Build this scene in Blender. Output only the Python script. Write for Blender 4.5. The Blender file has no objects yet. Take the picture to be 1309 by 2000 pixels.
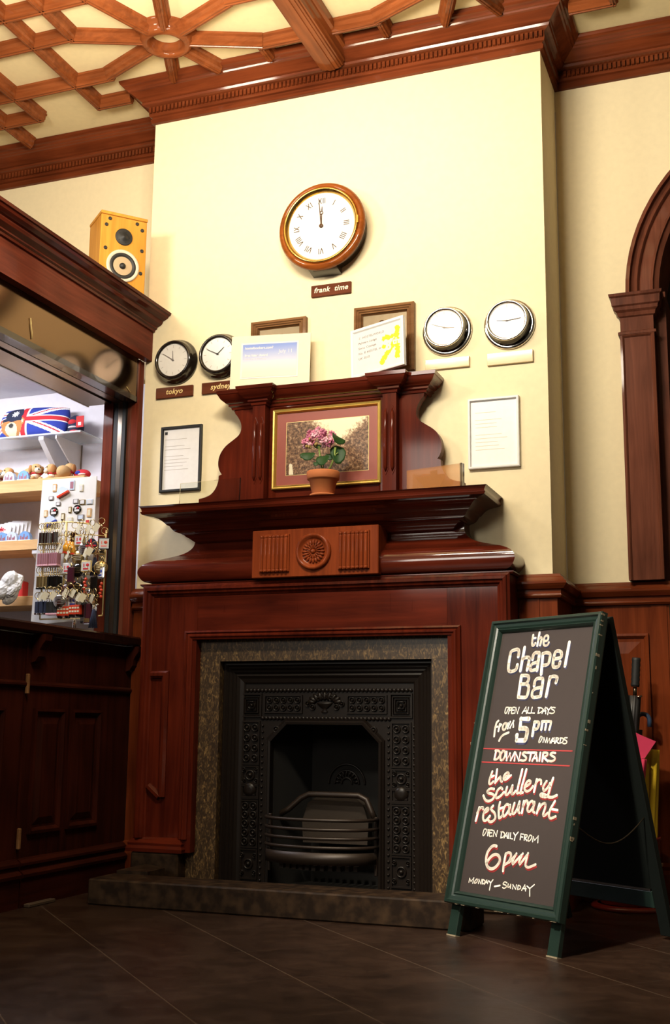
import bpy, bmesh, math, random
from mathutils import Vector, Matrix
random.seed(7)
PI = math.pi
S = bpy.context.scene
COL = S.collection

# ------------------------------------------------------------------ camera
F_PX, YAW, PITCH, ROLL = 2273.2, 0.36147, 0.18318, 0.010137
fw = Vector((-math.sin(YAW)*math.cos(PITCH), math.cos(YAW)*math.cos(PITCH), math.sin(PITCH)))
rt = Vector((math.cos(YAW), math.sin(YAW), 0.0))
up = rt.cross(fw)
rt2 = math.cos(ROLL)*rt + math.sin(ROLL)*up
up2 = -math.sin(ROLL)*rt + math.cos(ROLL)*up
cam_d = bpy.data.cameras.new('camera')
cam_d.sensor_fit = 'HORIZONTAL'
cam_d.sensor_width = 36.0
cam_d.lens = F_PX/1309*36.0
cam_d.clip_start = 0.05
cam = bpy.data.objects.new('camera', cam_d)
COL.objects.link(cam)
m3 = Matrix((rt2, up2, -fw)).transposed()
cam.matrix_world = Matrix.Translation((0, -4.8, 0.70)) @ m3.to_4x4()
S.camera = cam

# ------------------------------------------------------------------ world, lights, exposure
W = bpy.data.worlds.new('world')
S.world = W
W.use_nodes = True
W.node_tree.nodes['Background'].inputs[0].default_value = (1.0, 0.82, 0.60, 1)
W.node_tree.nodes['Background'].inputs[1].default_value = 0.055
S.view_settings.view_transform = 'Standard'
S.view_settings.look = 'None'
S.view_settings.exposure = 0.47
S.view_settings.gamma = 1.0
S.view_settings.use_curve_mapping = False

def area(name, loc, target, sx, sy, power, col, spread=180):
    d = bpy.data.lights.new(name, 'AREA')
    d.shape = 'RECTANGLE'; d.size = sx; d.size_y = sy
    d.energy = power; d.color = col; d.spread = math.radians(spread)
    o = bpy.data.objects.new(name, d)
    COL.objects.link(o)
    o.location = loc
    o.rotation_euler = (Vector(target)-Vector(loc)).to_track_quat('-Z', 'Y').to_euler()
    return o
area('pendant_light', (-1.56, -2.05, 3.10), (-1.62, 0.3, 2.25), 0.85, 0.22, 36, (1.0, 0.885, 0.705))
area('second_pendant_light', (-3.05, -1.9, 3.08), (-2.6, 0.3, 2.6), 0.34, 0.24, 15, (1.0, 0.885, 0.705))
area('right_pendant_light', (-1.08, -2.2, 3.2), (-0.3, 0.37, 2.5), 0.2, 0.2, 12, (1.0, 0.885, 0.705))  # added fill that brightens the wall right of the chimney breast
area('rear_pendant_light', (-1.75, -3.9, 3.6), (-0.84, -0.90, 0.62), 0.25, 0.25, 8.0, (1.0, 0.90, 0.74), 32)  # unseen fill added to lift the chalkboard and its lettering
area('window_daylight', (-2.95, -6.8, 2.85), (-2.0, 0.0, 1.6), 1.1, 1.5, 52, (1.0, 0.92, 0.80))
area('ceiling_uplight', (-1.95, -1.9, 3.02), (-1.98, -1.72, 3.9), 0.7, 0.4, 40, (1.0, 0.86, 0.64))
area('shop_ceiling_light', (-3.75, -0.55, 2.44), (-3.7, 0.0, 1.6), 0.9, 0.35, 27, (0.93, 0.92, 1.0))

# ------------------------------------------------------------------ materials
MATS = {}
def nt(name):
    m = bpy.data.materials.new(name); m.use_nodes = True
    return m, m.node_tree, m.node_tree.nodes['Principled BSDF']
def lin(r, g, b):
    f = lambda c: (c/255/12.92) if c/255 <= 0.04045 else ((c/255+0.055)/1.055)**2.4
    return (f(r), f(g), f(b), 1)
def plain(name, col, rough=0.5, metal=0.0, coat=0.0, bump=0.0, spec=0.5):
    m, t, b = nt(name)
    n = t.nodes.new('ShaderNodeTexNoise'); n.inputs['Scale'].default_value = 35; n.inputs['Detail'].default_value = 3
    tc = t.nodes.new('ShaderNodeTexCoord'); t.links.new(tc.outputs['Object'], n.inputs['Vector'])
    r = t.nodes.new('ShaderNodeMixRGB'); r.blend_type = 'MULTIPLY'; r.inputs[0].default_value = 0.12
    r.inputs[1].default_value = col; t.links.new(n.outputs['Fac'], r.inputs[2])
    t.links.new(r.outputs[0], b.inputs['Base Color'])
    b.inputs['Roughness'].default_value = rough; b.inputs['Metallic'].default_value = metal
    b.inputs['Coat Weight'].default_value = coat
    b.inputs['Specular IOR Level'].default_value = spec
    if bump:
        bp = t.nodes.new('ShaderNodeBump'); bp.inputs['Strength'].default_value = bump; bp.inputs['Distance'].default_value = 0.002
        t.links.new(n.outputs['Fac'], bp.inputs['Height']); t.links.new(bp.outputs[0], b.inputs['Normal'])
    MATS[name] = m
    return m
def wood(name, dark, light, axis, rough=0.42, coat=0.85, scale=1.0, spec=0.03):
    m, t, b = nt(name)
    tc = t.nodes.new('ShaderNodeTexCoord')
    mp = t.nodes.new('ShaderNodeMapping')
    sc = [26*scale]*3; sc['xyz'.index(axis)] = 1.6*scale
    mp.inputs['Scale'].default_value = sc
    t.links.new(tc.outputs['Object'], mp.inputs['Vector'])
    n = t.nodes.new('ShaderNodeTexNoise'); n.inputs['Scale'].default_value = 1.0; n.inputs['Detail'].default_value = 7
    n.inputs['Roughness'].default_value = 0.62; n.inputs['Distortion'].default_value = 0.9
    t.links.new(mp.outputs[0], n.inputs['Vector'])
    n2 = t.nodes.new('ShaderNodeTexNoise'); n2.inputs['Scale'].default_value = 3.0; n2.inputs['Detail'].default_value = 2
    t.links.new(tc.outputs['Object'], n2.inputs['Vector'])
    ad = t.nodes.new('ShaderNodeMath'); ad.operation = 'MULTIPLY_ADD'
    ad.inputs[1].default_value = 0.55; t.links.new(n2.outputs['Fac'], ad.inputs[0])
    mu = t.nodes.new('ShaderNodeMath'); mu.operation = 'MULTIPLY'; mu.inputs[1].default_value = 0.75
    t.links.new(n.outputs['Fac'], mu.inputs[0]); t.links.new(mu.outputs[0], ad.inputs[2])
    cr = t.nodes.new('ShaderNodeValToRGB')
    cr.color_ramp.elements[0].position = 0.40; cr.color_ramp.elements[0].color = dark
    cr.color_ramp.elements[1].position = 0.86; cr.color_ramp.elements[1].color = light
    t.links.new(ad.outputs[0], cr.inputs[0]); t.links.new(cr.outputs[0], b.inputs['Base Color'])
    b.inputs['Roughness'].default_value = rough
    b.inputs['Coat Weight'].default_value = coat; b.inputs['Coat Roughness'].default_value = 0.075
    b.inputs['Specular IOR Level'].default_value = spec
    bp = t.nodes.new('ShaderNodeBump'); bp.inputs['Strength'].default_value = 0.12; bp.inputs['Distance'].default_value = 0.002
    t.links.new(n.outputs['Fac'], bp.inputs['Height']); t.links.new(bp.outputs[0], b.inputs['Normal'])
    MATS[name] = m
    return m
MD, ML = (0.026, 0.0032, 0.0016, 1), (0.120, 0.0165, 0.0060, 1)
for ax in 'xyz':
    wood('mahogany_'+ax, MD, ML, ax, coat=0.30)
    wood('varnish_'+ax, MD, ML, ax, coat=1.0)
    wood('kiosk_wood_'+ax, (0.050, 0.0090, 0.0048, 1), (0.19, 0.040, 0.020, 1), ax, rough=0.42, coat=0.12)
    wood('ceiling_wood_'+ax, (0.100, 0.0250, 0.0068, 1), (0.28, 0.078, 0.023, 1), ax, rough=0.35, coat=0.3)
    wood('cornice_wood_'+ax, (0.050, 0.0100, 0.0034, 1), (0.190, 0.043, 0.0135, 1), ax, rough=0.35, coat=0.4)
    wood('wainscot_'+ax, (0.060, 0.010, 0.003, 1), (0.20, 0.042, 0.012, 1), ax, rough=0.3, coat=0.35)
    wood('arch_wood_'+ax, (0.058, 0.017, 0.009, 1), (0.175, 0.058, 0.033, 1), ax, rough=0.35, coat=0.25)
wood('dark_counter', (0.006, 0.0025, 0.002, 1), (0.020, 0.008, 0.005, 1), 'y', rough=0.25)
wood('lower_kiosk_z', (0.010, 0.0025, 0.0017, 1), (0.050, 0.010, 0.005, 1), 'z', rough=0.4, coat=0.1)  # darker copy of the kiosk wood, with the counter's shade put into it
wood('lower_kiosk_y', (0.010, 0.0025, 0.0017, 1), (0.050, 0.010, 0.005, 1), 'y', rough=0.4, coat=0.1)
wood('clock_wood', (0.10, 0.022, 0.004, 1), (0.32, 0.085, 0.014, 1), 'x', rough=0.2, coat=0.5)
wood('speaker_wood', (0.42, 0.16, 0.020, 1), (0.66, 0.32, 0.055, 1), 'z', rough=0.35, coat=0.2)
wood('shelf_wood', (0.45, 0.22, 0.08, 1), (0.78, 0.50, 0.24, 1), 'x', rough=0.4, coat=0.1)
wood('plaque_wood', (0.07, 0.018, 0.008, 1), (0.16, 0.048, 0.024, 1), 'x', rough=0.45, coat=0.1)
wood('pale_plaque', (0.52, 0.38, 0.19, 1), (0.75, 0.60, 0.36, 1), 'x', rough=0.12, coat=0.9)  # washed-out glare painted in as a paler plaque wood
wood('box_wood', (0.10, 0.045, 0.018, 1), (0.26, 0.13, 0.055, 1), 'x', rough=0.4, coat=0.2)
wood('rosette_wood', (0.10, 0.016, 0.005, 1), (0.30, 0.060, 0.016, 1), 'z', rough=0.35, coat=0.25)
plain('cream_wall', (0.86, 0.745, 0.485, 1), 0.75, bump=0.25)
plain('ceiling_paint', (0.84, 0.72, 0.43, 1), 0.8)
plain('white_wall', (0.74, 0.72, 0.75, 1), 0.7)
plain('black_iron', (0.0105, 0.0070, 0.0052, 1), 0.38, 0.0, bump=0.1, spec=0.25)
plain('iron_bar', (0.030, 0.019, 0.013, 1), 0.42, 0.3)
plain('soot', (0.006, 0.005, 0.004, 1), 0.9)
plain('firebrick', (0.035, 0.024, 0.016, 1), 0.9, bump=0.8)
plain('board_green', (0.013, 0.027, 0.021, 1), 0.30, bump=0.2)
plain('board_inner', (0.004, 0.006, 0.005, 1), 0.6, spec=0.2)  # darker copy of the board green; shade between the leaves is painted in
plain('worn_edge', (0.25, 0.20, 0.13, 1), 0.6)
plain('slate', (0.040, 0.030, 0.028, 1), 0.6, spec=0.3)
plain('sign_white', (0.95, 0.88, 0.78, 1), 0.55)
plain('sign_red', (0.38, 0.035, 0.035, 1), 0.55)
plain('sign_blue', (0.045, 0.05, 0.12, 1), 0.55)
plain('brass', (0.72, 0.46, 0.12, 1), 0.22, 1.0)
plain('gilt', (0.62, 0.42, 0.10, 1), 0.38, 0.7, bump=0.5)
plain('pale_gold', (0.80, 0.62, 0.26, 1), 0.35, 0.4)
plain('chrome', (0.80, 0.78, 0.75, 1), 0.12, 1.0)
plain('dull_metal', (0.30, 0.25, 0.20, 1), 0.28, 1.0)
plain('dark_metal', (0.10, 0.075, 0.05, 1), 0.32, 0.9)
plain('black_gloss', (0.008, 0.007, 0.006, 1), 0.12, 0.0, 0.5)
plain('black_matt', (0.010, 0.010, 0.010, 1), 0.6)
plain('clock_black', (0.014, 0.010, 0.007, 1), 0.15, 0.0, 0.6)
plain('clock_box', (0.020, 0.011, 0.006, 1), 0.25, 0.0, 0.4)
plain('notice_sheet', (0.84, 0.83, 0.82, 1), 0.4)
plain('dial_white', (0.78, 0.76, 0.72, 1), 0.35, 0.0, 0.4)
plain('ink_brown', (0.07, 0.032, 0.012, 1), 0.5)
plain('ink_grey', (0.20, 0.18, 0.18, 1), 0.6)
plain('ink_pale', (0.46, 0.42, 0.38, 1), 0.6)
plain('ink_black', (0.02, 0.02, 0.02, 1), 0.6)
plain('paper', (0.66, 0.65, 0.65, 1), 0.6)
plain('cream_card', (0.72, 0.665, 0.49, 1), 0.6)
plain('white_plastic', (0.76, 0.75, 0.73, 1), 0.35)
plain('white_metal', (0.78, 0.77, 0.78, 1), 0.4)
plain('yellow_print', (0.60, 0.66, 0.01, 1), 0.6)
plain('gold_text', (0.85, 0.66, 0.28, 1), 0.5)
plain('pale_text', (0.90, 0.84, 0.62, 1), 0.5)
plain('mat_rose', (0.27, 0.058, 0.038, 1), 0.45, coat=0.5)
plain('pewter', (0.17, 0.125, 0.07, 1), 0.4, 0.5, bump=0.4)
plain('terracotta', (0.50, 0.155, 0.045, 1), 0.75, bump=0.2)
plain('soil', (0.03, 0.018, 0.010, 1), 0.95, bump=0.8)
plain('leaf_green', (0.016, 0.055, 0.012, 1), 0.5, spec=0.25)
plain('stem_green', (0.20, 0.27, 0.055, 1), 0.5)
plain('petal_pink', (0.58, 0.17, 0.29, 1), 0.6)
plain('petal_pale', (0.76, 0.42, 0.50, 1), 0.6)
plain('bud_tan', (0.38, 0.26, 0.08, 1), 0.7)
plain('speaker_black', (0.012, 0.012, 0.012, 1), 0.55)
plain('speaker_ring', (0.66, 0.58, 0.46, 1), 0.4)
plain('cone_tan', (0.50, 0.37, 0.22, 1), 0.45)
plain('flag_blue', (0.022, 0.045, 0.33, 1), 0.85)
plain('flag_red', (0.55, 0.020, 0.030, 1), 0.85)
plain('flag_white', (0.88, 0.87, 0.87, 1), 0.85)
plain('navy', (0.012, 0.018, 0.050, 1), 0.85)
plain('bear_brown', (0.44, 0.20, 0.06, 1), 0.9)
plain('bear_cream', (0.75, 0.60, 0.38, 1), 0.9)
plain('plush_tan', (0.62, 0.38, 0.16, 1), 0.95, bump=1.0)
plain('plush_cream', (0.80, 0.68, 0.52, 1), 0.95, bump=1.0)
plain('scarf_red', (0.55, 0.03, 0.03, 1), 0.8)
plain('dome_blue', (0.22, 0.42, 0.78, 1), 0.15, coat=0.8)
plain('dome_pale', (0.62, 0.72, 0.88, 1), 0.15, coat=0.8)
plain('amber', (0.72, 0.33, 0.03, 1), 0.15, coat=0.6)
plain('wine', (0.060, 0.012, 0.022, 1), 0.25, coat=0.4)
plain('bus_red', (0.62, 0.05, 0.015, 1), 0.3, coat=0.3)
plain('gold_metal', (0.60, 0.45, 0.20, 1), 0.25, 0.9)
plain('mauve', (0.36, 0.16, 0.20, 1), 0.35)
plain('umbrella_black', (0.010, 0.009, 0.009, 1), 0.5)
plain('umbrella_blue', (0.030, 0.055, 0.11, 1), 0.4)
plain('umbrella_pink', (0.55, 0.03, 0.09, 1), 0.6)
plain('umbrella_yellow', (0.62, 0.40, 0.01, 1), 0.6)
plain('stand_red', (0.16, 0.012, 0.006, 1), 0.35)
plain('door_dark', (0.020, 0.006, 0.003, 1), 0.4)
plain('threshold', (0.06, 0.035, 0.018, 1), 0.7)

def marble():
    m, t, b = nt('brown_marble')
    tc = t.nodes.new('ShaderNodeTexCoord')
    n = t.nodes.new('ShaderNodeTexNoise'); n.inputs['Scale'].default_value = 85; n.inputs['Detail'].default_value = 4
    n.inputs['Distortion'].default_value = 1.4
    mp = t.nodes.new('ShaderNodeMapping'); mp.inputs['Rotation'].default_value = (0, 0.6, 0); mp.inputs['Scale'].default_value = (1, 1, 0.45)
    t.links.new(tc.outputs['Object'], mp.inputs[0]); t.links.new(mp.outputs[0], n.inputs['Vector'])
    cr = t.nodes.new('ShaderNodeValToRGB')
    e = cr.color_ramp.elements
    e[0].position = 0.42; e[0].color = (0.034, 0.019, 0.0085, 1)
    e[1].position = 0.74; e[1].color = (0.27, 0.165, 0.060, 1)
    x = e.new(0.55); x.color = (0.075, 0.043, 0.018, 1)
    t.links.new(n.outputs['Fac'], cr.inputs[0]); t.links.new(cr.outputs[0], b.inputs['Base Color'])
    b.inputs['Roughness'].default_value = 0.35
    MATS['brown_marble'] = m
marble()
def stone():
    m, t, b = nt('hearth_stone')
    tc = t.nodes.new('ShaderNodeTexCoord')
    n = t.nodes.new('ShaderNodeTexNoise'); n.inputs['Scale'].default_value = 24; n.inputs['Detail'].default_value = 6
    t.links.new(tc.outputs['Object'], n.inputs['Vector'])
    cr = t.nodes.new('ShaderNodeValToRGB')
    cr.color_ramp.elements[0].position = 0.4; cr.color_ramp.elements[0].color = (0.014, 0.0075, 0.0040, 1)
    cr.color_ramp.elements[1].position = 0.75; cr.color_ramp.elements[1].color = (0.050, 0.028, 0.014, 1)
    t.links.new(n.outputs['Fac'], cr.inputs[0]); t.links.new(cr.outputs[0], b.inputs['Base Color'])
    b.inputs['Roughness'].default_value = 0.55; b.inputs['Specular IOR Level'].default_value = 0.15
    MATS['hearth_stone'] = m
stone()
def floor_mat():
    m, t, b = nt('dark_floor')
    L = t.links.new; N = t.nodes.new
    tc = N('ShaderNodeTexCoord'); sp = N('ShaderNodeSeparateXYZ'); L(tc.outputs['Object'], sp.inputs[0])
    def mth(op, a, c=None):
        x = N('ShaderNodeMath'); x.operation = op
        for i, v in enumerate((a, c)):
            if v is None: continue
            if isinstance(v, float): x.inputs[i].default_value = v
            else: L(v, x.inputs[i])
        return x.outputs[0]
    def seam(v, off):
        k = mth('DIVIDE', mth('ADD', v, off), 0.59)
        return mth('ABSOLUTE', mth('SUBTRACT', mth('FRACT', k), 0.5))     # 0 at the seam
    s1 = seam(mth('ADD', sp.outputs[0], sp.outputs[1]), 3.41+0.295+5.9)
    s2 = seam(mth('SUBTRACT', sp.outputs[0], sp.outputs[1]), 0.97+0.295+5.9)
    l1 = mth('LESS_THAN', s1, 0.0045); l2 = mth('MULTIPLY', mth('LESS_THAN', s2, 0.0035), 0.4)
    ln = mth('MAXIMUM', l1, l2)
    n = N('ShaderNodeTexNoise'); n.inputs['Scale'].default_value = 7; n.inputs['Detail'].default_value = 8; n.inputs['Roughness'].default_value = 0.7
    L(tc.outputs['Object'], n.inputs['Vector'])
    mp = N('ShaderNodeMapping'); mp.inputs['Scale'].default_value = (9, 90, 1); mp.inputs['Rotation'].default_value = (0, 0, 0.35)
    L(tc.outputs['Object'], mp.inputs[0])
    n2 = N('ShaderNodeTexNoise'); n2.inputs['Scale'].default_value = 1; n2.inputs['Detail'].default_value = 5
    L(mp.outputs[0], n2.inputs['Vector'])
    cr = N('ShaderNodeValToRGB')
    cr.color_ramp.elements[0].position = 0.3; cr.color_ramp.elements[0].color = (0.012, 0.0055, 0.0032, 1)
    cr.color_ramp.elements[1].position = 0.75; cr.color_ramp.elements[1].color = (0.042, 0.021, 0.012, 1)
    L(n.outputs['Fac'], cr.inputs[0])
    scr = mth('MULTIPLY', mth('GREATER_THAN', n2.outputs['Fac'], 0.70), mth('GREATER_THAN', n.outputs['Fac'], 0.56))
    mx = N('ShaderNodeMixRGB'); mx.inputs[2].default_value = (0.16, 0.11, 0.075, 1)
    L(mth('MULTIPLY', mth('MAXIMUM', ln, scr), 0.48), mx.inputs[0]); L(cr.outputs[0], mx.inputs[1])
    L(mx.outputs[0], b.inputs['Base Color'])
    rr = mth('ADD', mth('MULTIPLY', n.outputs['Fac'], 0.30), 0.20)
    L(rr, b.inputs['Roughness'])
    bp = N('ShaderNodeBump'); bp.inputs['Strength'].default_value = 0.15; bp.inputs['Distance'].default_value = 0.002
    L(n2.outputs['Fac'], bp.inputs['Height']); L(bp.outputs[0], b.inputs['Normal'])
    MATS['dark_floor'] = m
floor_mat()
def clear(name, tint, gloss, rough=0.03):
    m = bpy.data.materials.new(name); m.use_nodes = True
    t = m.node_tree; t.nodes.clear()
    o = t.nodes.new('ShaderNodeOutputMaterial'); mx = t.nodes.new('ShaderNodeMixShader')
    tr = t.nodes.new('ShaderNodeBsdfTransparent'); gl = t.nodes.new('ShaderNodeBsdfGlossy')
    tr.inputs[0].default_value = tint; gl.inputs['Roughness'].default_value = rough
    gl.inputs[0].default_value = (1, 1, 1, 1)
    f = t.nodes.new('ShaderNodeLayerWeight'); f.inputs[0].default_value = gloss
    t.links.new(f.outputs['Fresnel'], mx.inputs[0])
    t.links.new(tr.outputs[0], mx.inputs[1]); t.links.new(gl.outputs[0], mx.inputs[2]); t.links.new(mx.outputs[0], o.inputs[0])
    MATS[name] = m
clear('acrylic', (0.93, 0.94, 0.90, 1), 0.25)
clear('acrylic_warm', (0.95, 0.80, 0.62, 1), 0.35)
def tinted(name, col, part):
    m = bpy.data.materials.new(name); m.use_nodes = True
    t = m.node_tree; t.nodes.clear()
    o = t.nodes.new('ShaderNodeOutputMaterial'); mx = t.nodes.new('ShaderNodeMixShader'); mx.inputs[0].default_value = part
    tr = t.nodes.new('ShaderNodeBsdfTransparent'); pb = t.nodes.new('ShaderNodeBsdfPrincipled')
    pb.inputs['Base Color'].default_value = col; pb.inputs['Roughness'].default_value = 0.15
    t.links.new(tr.outputs[0], mx.inputs[1]); t.links.new(pb.outputs[0], mx.inputs[2]); t.links.new(mx.outputs[0], o.inputs[0])
    MATS[name] = m
tinted('acrylic_tan', (0.60, 0.27, 0.09, 1), 0.36)  # tan tint puts a warm reflection into the clear block
tinted('shelf_glass', (0.66, 0.72, 0.72, 1), 0.45)
tinted('acrylic_smoke', (0.20, 0.09, 0.06, 1), 0.6)
clear('acrylic_edge', (0.80, 0.82, 0.78, 1), 0.5, 0.1)
def mirror_glass():
    m, t, b = nt('transom_mirror')
    b.inputs['Base Color'].default_value = (0.155, 0.100, 0.062, 1); b.inputs['Metallic'].default_value = 1.0
    b.inputs['Roughness'].default_value = 0.13
    MATS['transom_mirror'] = m
mirror_glass()
def sepia():
    m, t, b = nt('sepia_photo')
    L = t.links.new; N = t.nodes.new
    tc = N('ShaderNodeTexCoord')
    sp = N('ShaderNodeSeparateXYZ'); L(tc.outputs['Generated'], sp.inputs[0])
    n = N('ShaderNodeTexNoise'); n.inputs['Scale'].default_value = 70; n.inputs['Detail'].default_value = 6; n.inputs['Roughness'].default_value = 0.75
    L(tc.outputs['Object'], n.inputs['Vector'])
    def mth(op, a, c):
        x = N('ShaderNodeMath'); x.operation = op
        for i, v in enumerate((a, c)):
            if isinstance(v, float): x.inputs[i].default_value = v
            else: L(v, x.inputs[i])
        return x.outputs[0]
    dx = mth('ABSOLUTE', mth('SUBTRACT', sp.outputs[0], 0.66), 0.0)
    sky = mth('SUBTRACT', mth('MULTIPLY', mth('SUBTRACT', sp.outputs[2], 0.36), 2.6), mth('MULTIPLY', dx, 3.4))
    v = mth('ADD', mth('MAXIMUM', sky, 0.16), mth('MULTIPLY', mth('SUBTRACT', n.outputs['Fac'], 0.5), 2.4))
    cr = N('ShaderNodeValToRGB')
    e = cr.color_ramp.elements
    e[0].position = 0.0; e[0].color = (0.055, 0.024, 0.010, 1)
    e[1].position = 0.75; e[1].color = (0.86, 0.76, 0.52, 1)
    x = e.new(0.35); x.color = (0.26, 0.14, 0.07, 1)
    L(v, cr.inputs[0]); L(cr.outputs[0], b.inputs['Base Color'])
    b.inputs['Roughness'].default_value = 0.3; b.inputs['Coat Weight'].default_value = 0.3
    MATS['sepia_photo'] = m
sepia()
def award_print():
    m, t, b = nt('award_print')
    tc = t.nodes.new('ShaderNodeTexCoord'); sp = t.nodes.new('ShaderNodeSeparateXYZ')
    t.links.new(tc.outputs['Generated'], sp.inputs[0])
    n = t.nodes.new('ShaderNodeTexNoise'); n.inputs['Scale'].default_value = 14
    t.links.new(tc.outputs['Object'], n.inputs['Vector'])
    a = t.nodes.new('ShaderNodeMath'); a.operation = 'MULTIPLY_ADD'; a.inputs[1].default_value = 0.055
    t.links.new(n.outputs['Fac'], a.inputs[0]); t.links.new(sp.outputs[2], a.inputs[2])
    cr = t.nodes.new('ShaderNodeValToRGB'); e = cr.color_ramp.elements
    e[0].position = 0.18; e[0].color = (0.70, 0.65, 0.48, 1)
    e[1].position = 0.98; e[1].color = (0.15, 0.23, 0.56, 1)
    x = e.new(0.42); x.color = (0.66, 0.59, 0.58, 1)
    x = e.new(0.55); x.color = (0.44, 0.47, 0.62, 1)
    t.links.new(a.outputs[0], cr.inputs[0]); t.links.new(cr.outputs[0], b.inputs['Base Color'])
    MATS['award_print'] = m
award_print()

# ------------------------------------------------------------------ mesh helpers
WM = {}
def wm(o): return WM.get(o.name, Matrix.Identity(4)) if o else Matrix.Identity(4)
class MB:
    def __init__(s): s.v = []; s.f = []; s.mi = []; s.m = Matrix.Identity(4); s.cur = 0; s.sm = []; s.smooth = False
    def at(s, M): s.m = M; return s
    def mat(s, i): s.cur = i; return s
    def add(s, vs, fs, smooth=None):
        b = len(s.v)
        s.v += [s.m @ Vector(p) for p in vs]
        s.f += [tuple(i+b for i in f) for f in fs]
        s.mi += [s.cur]*len(fs)
        s.sm += [s.smooth if smooth is None else smooth]*len(fs)
        return s
    def box(s, x0, x1, y0, y1, z0, z1, c=0.0):
        if c:
            c = min(c, (x1-x0)/2.1, (y1-y0)/2.1, (z1-z0)/2.1)
            bm = bmesh.new(); bmesh.ops.create_cube(bm, size=1)
            for v in bm.verts: v.co = Vector(((x0+x1)/2+v.co.x*(x1-x0), (y0+y1)/2+v.co.y*(y1-y0), (z0+z1)/2+v.co.z*(z1-z0)))
            bmesh.ops.bevel(bm, geom=bm.edges[:], offset=c, segments=1, affect='EDGES', profile=0.5)
            bm.verts.index_update()
            r = s.add([v.co[:] for v in bm.verts], [[v.index for v in f.verts] for f in bm.faces], False)
            bm.free(); return r
        return s.add([(x0,y0,z0),(x1,y0,z0),(x1,y1,z0),(x0,y1,z0),(x0,y0,z1),(x1,y0,z1),(x1,y1,z1),(x0,y1,z1)],
              [(0,3,2,1),(4,5,6,7),(0,1,5,4),(1,2,6,5),(2,3,7,6),(3,0,4,7)], False)
    def prism(s, pts, axis, a, b):
        # closed polygon extruded along axis; pts are the two other coordinates in xyz order
        def P(p, t): return {'x': (t, p[0], p[1]), 'y': (p[0], t, p[1]), 'z': (p[0], p[1], t)}[axis]
        n = len(pts)
        vs = [P(p, a) for p in pts]+[P(p, b) for p in pts]
        fs = [tuple(range(n-1, -1, -1)), tuple(range(n, 2*n))]+[(i, (i+1) % n, n+(i+1) % n, n+i) for i in range(n)]
        return s.add(vs, fs, False)
    def lathe(s, prof, n=32, M=None, smooth=True, a0=0.0, a1=2*PI):
        # prof: (radius, height) about local z
        M = M or Matrix.Identity(4)
        full = abs(a1-a0-2*PI) < 1e-6
        k = n if full else n+1
        vs = []; fs = []
        for (r, h) in prof:
            for i in range(k):
                t = a0+(a1-a0)*i/n
                vs.append(M @ Vector((r*math.cos(t), r*math.sin(t), h)))
        for j in range(len(prof)-1):
            for i in range(n):
                i2 = (i+1) % k
                fs.append((j*k+i, j*k+i2, (j+1)*k+i2, (j+1)*k+i))
        return s.add(vs, fs, smooth)
    def disc(s, r, h, n=32, M=None):
        M = M or Matrix.Identity(4)
        return s.add([M @ Vector((r*math.cos(2*PI*i/n), r*math.sin(2*PI*i/n), h)) for i in range(n)], [tuple(range(n))], False)
    def tube(s, path, r, n=8, closed=False, caps=True):
        path = [Vector(p) for p in path]; L = len(path)
        rr = r if isinstance(r, (list, tuple)) else [r]*L
        vs = []; fs = []
        prev = None
        for i, p in enumerate(path):
            if closed: d = path[(i+1) % L]-path[i-1]
            else: d = path[min(i+1, L-1)]-path[max(i-1, 0)]
            d.normalize()
            if prev is None:
                x = d.orthogonal().normalized()
            else:
                x = (prev-d*prev.dot(d)).normalized()
            prev = x; y = d.cross(x)
            for j in range(n):
                a = 2*PI*j/n
                vs.append(p+(x*math.cos(a)+y*math.sin(a))*rr[i])
        for i in range(L if closed else L-1):
            i2 = (i+1) % L
            for j in range(n):
                j2 = (j+1) % n
                fs.append((i*n+j, i*n+j2, i2*n+j2, i2*n+j))
        if caps and not closed:
            fs.append(tuple(range(n-1, -1, -1))); fs.append(tuple((L-1)*n+j for j in range(n)))
        return s.add(vs, fs, True)
    def ball(s, c, r, nu=14, nv=9, R=None):
        r = r if isinstance(r, (tuple, list)) else (r, r, r)
        vs = []; fs = []
        for j in range(nv+1):
            ph = -PI/2+PI*j/nv
            for i in range(nu):
                t = 2*PI*i/nu
                p = Vector((r[0]*math.cos(ph)*math.cos(t), r[1]*math.cos(ph)*math.sin(t), r[2]*math.sin(ph)))
                if R: p = R @ p
                vs.append(Vector(c)+p)
        for j in range(nv):
            for i in range(nu):
                fs.append((j*nu+i, j*nu+(i+1) % nu, (j+1)*nu+(i+1) % nu, (j+1)*nu+i))
        return s.add(vs, fs, True)
    def sweep(s, path, prof, closed=False, cap=True):
        # horizontal polyline (x, y); prof (out, z), out to the right-hand side of travel
        n = len(path); rows = []
        for i in range(n):
            p = Vector(path[i])
            d1 = d2 = None
            if i > 0 or closed: d1 = (Vector(path[i])-Vector(path[i-1])).normalized()
            if i < n-1 or closed: d2 = (Vector(path[(i+1) % n])-Vector(path[i])).normalized()
            if d1 is None: d1 = d2
            if d2 is None: d2 = d1
            n1 = Vector((d1.y, -d1.x)); n2 = Vector((d2.y, -d2.x))
            mt = (n1+n2)/max(0.15, 1+n1.dot(n2))
            rows.append([(p.x+mt.x*o, p.y+mt.y*o, z) for o, z in prof])
        k = len(prof)
        vs = [q for r in rows for q in r]; fs = []
        for i in range(n if closed else n-1):
            i2 = (i+1) % n
            for j in range(k-1):
                fs.append((i*k+j, i2*k+j, i2*k+j+1, i*k+j+1))
        if cap and not closed:
            fs.append(tuple(range(k))); fs.append(tuple((n-1)*k+j for j in range(k-1, -1, -1)))
        return s.add(vs, fs, False)
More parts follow.
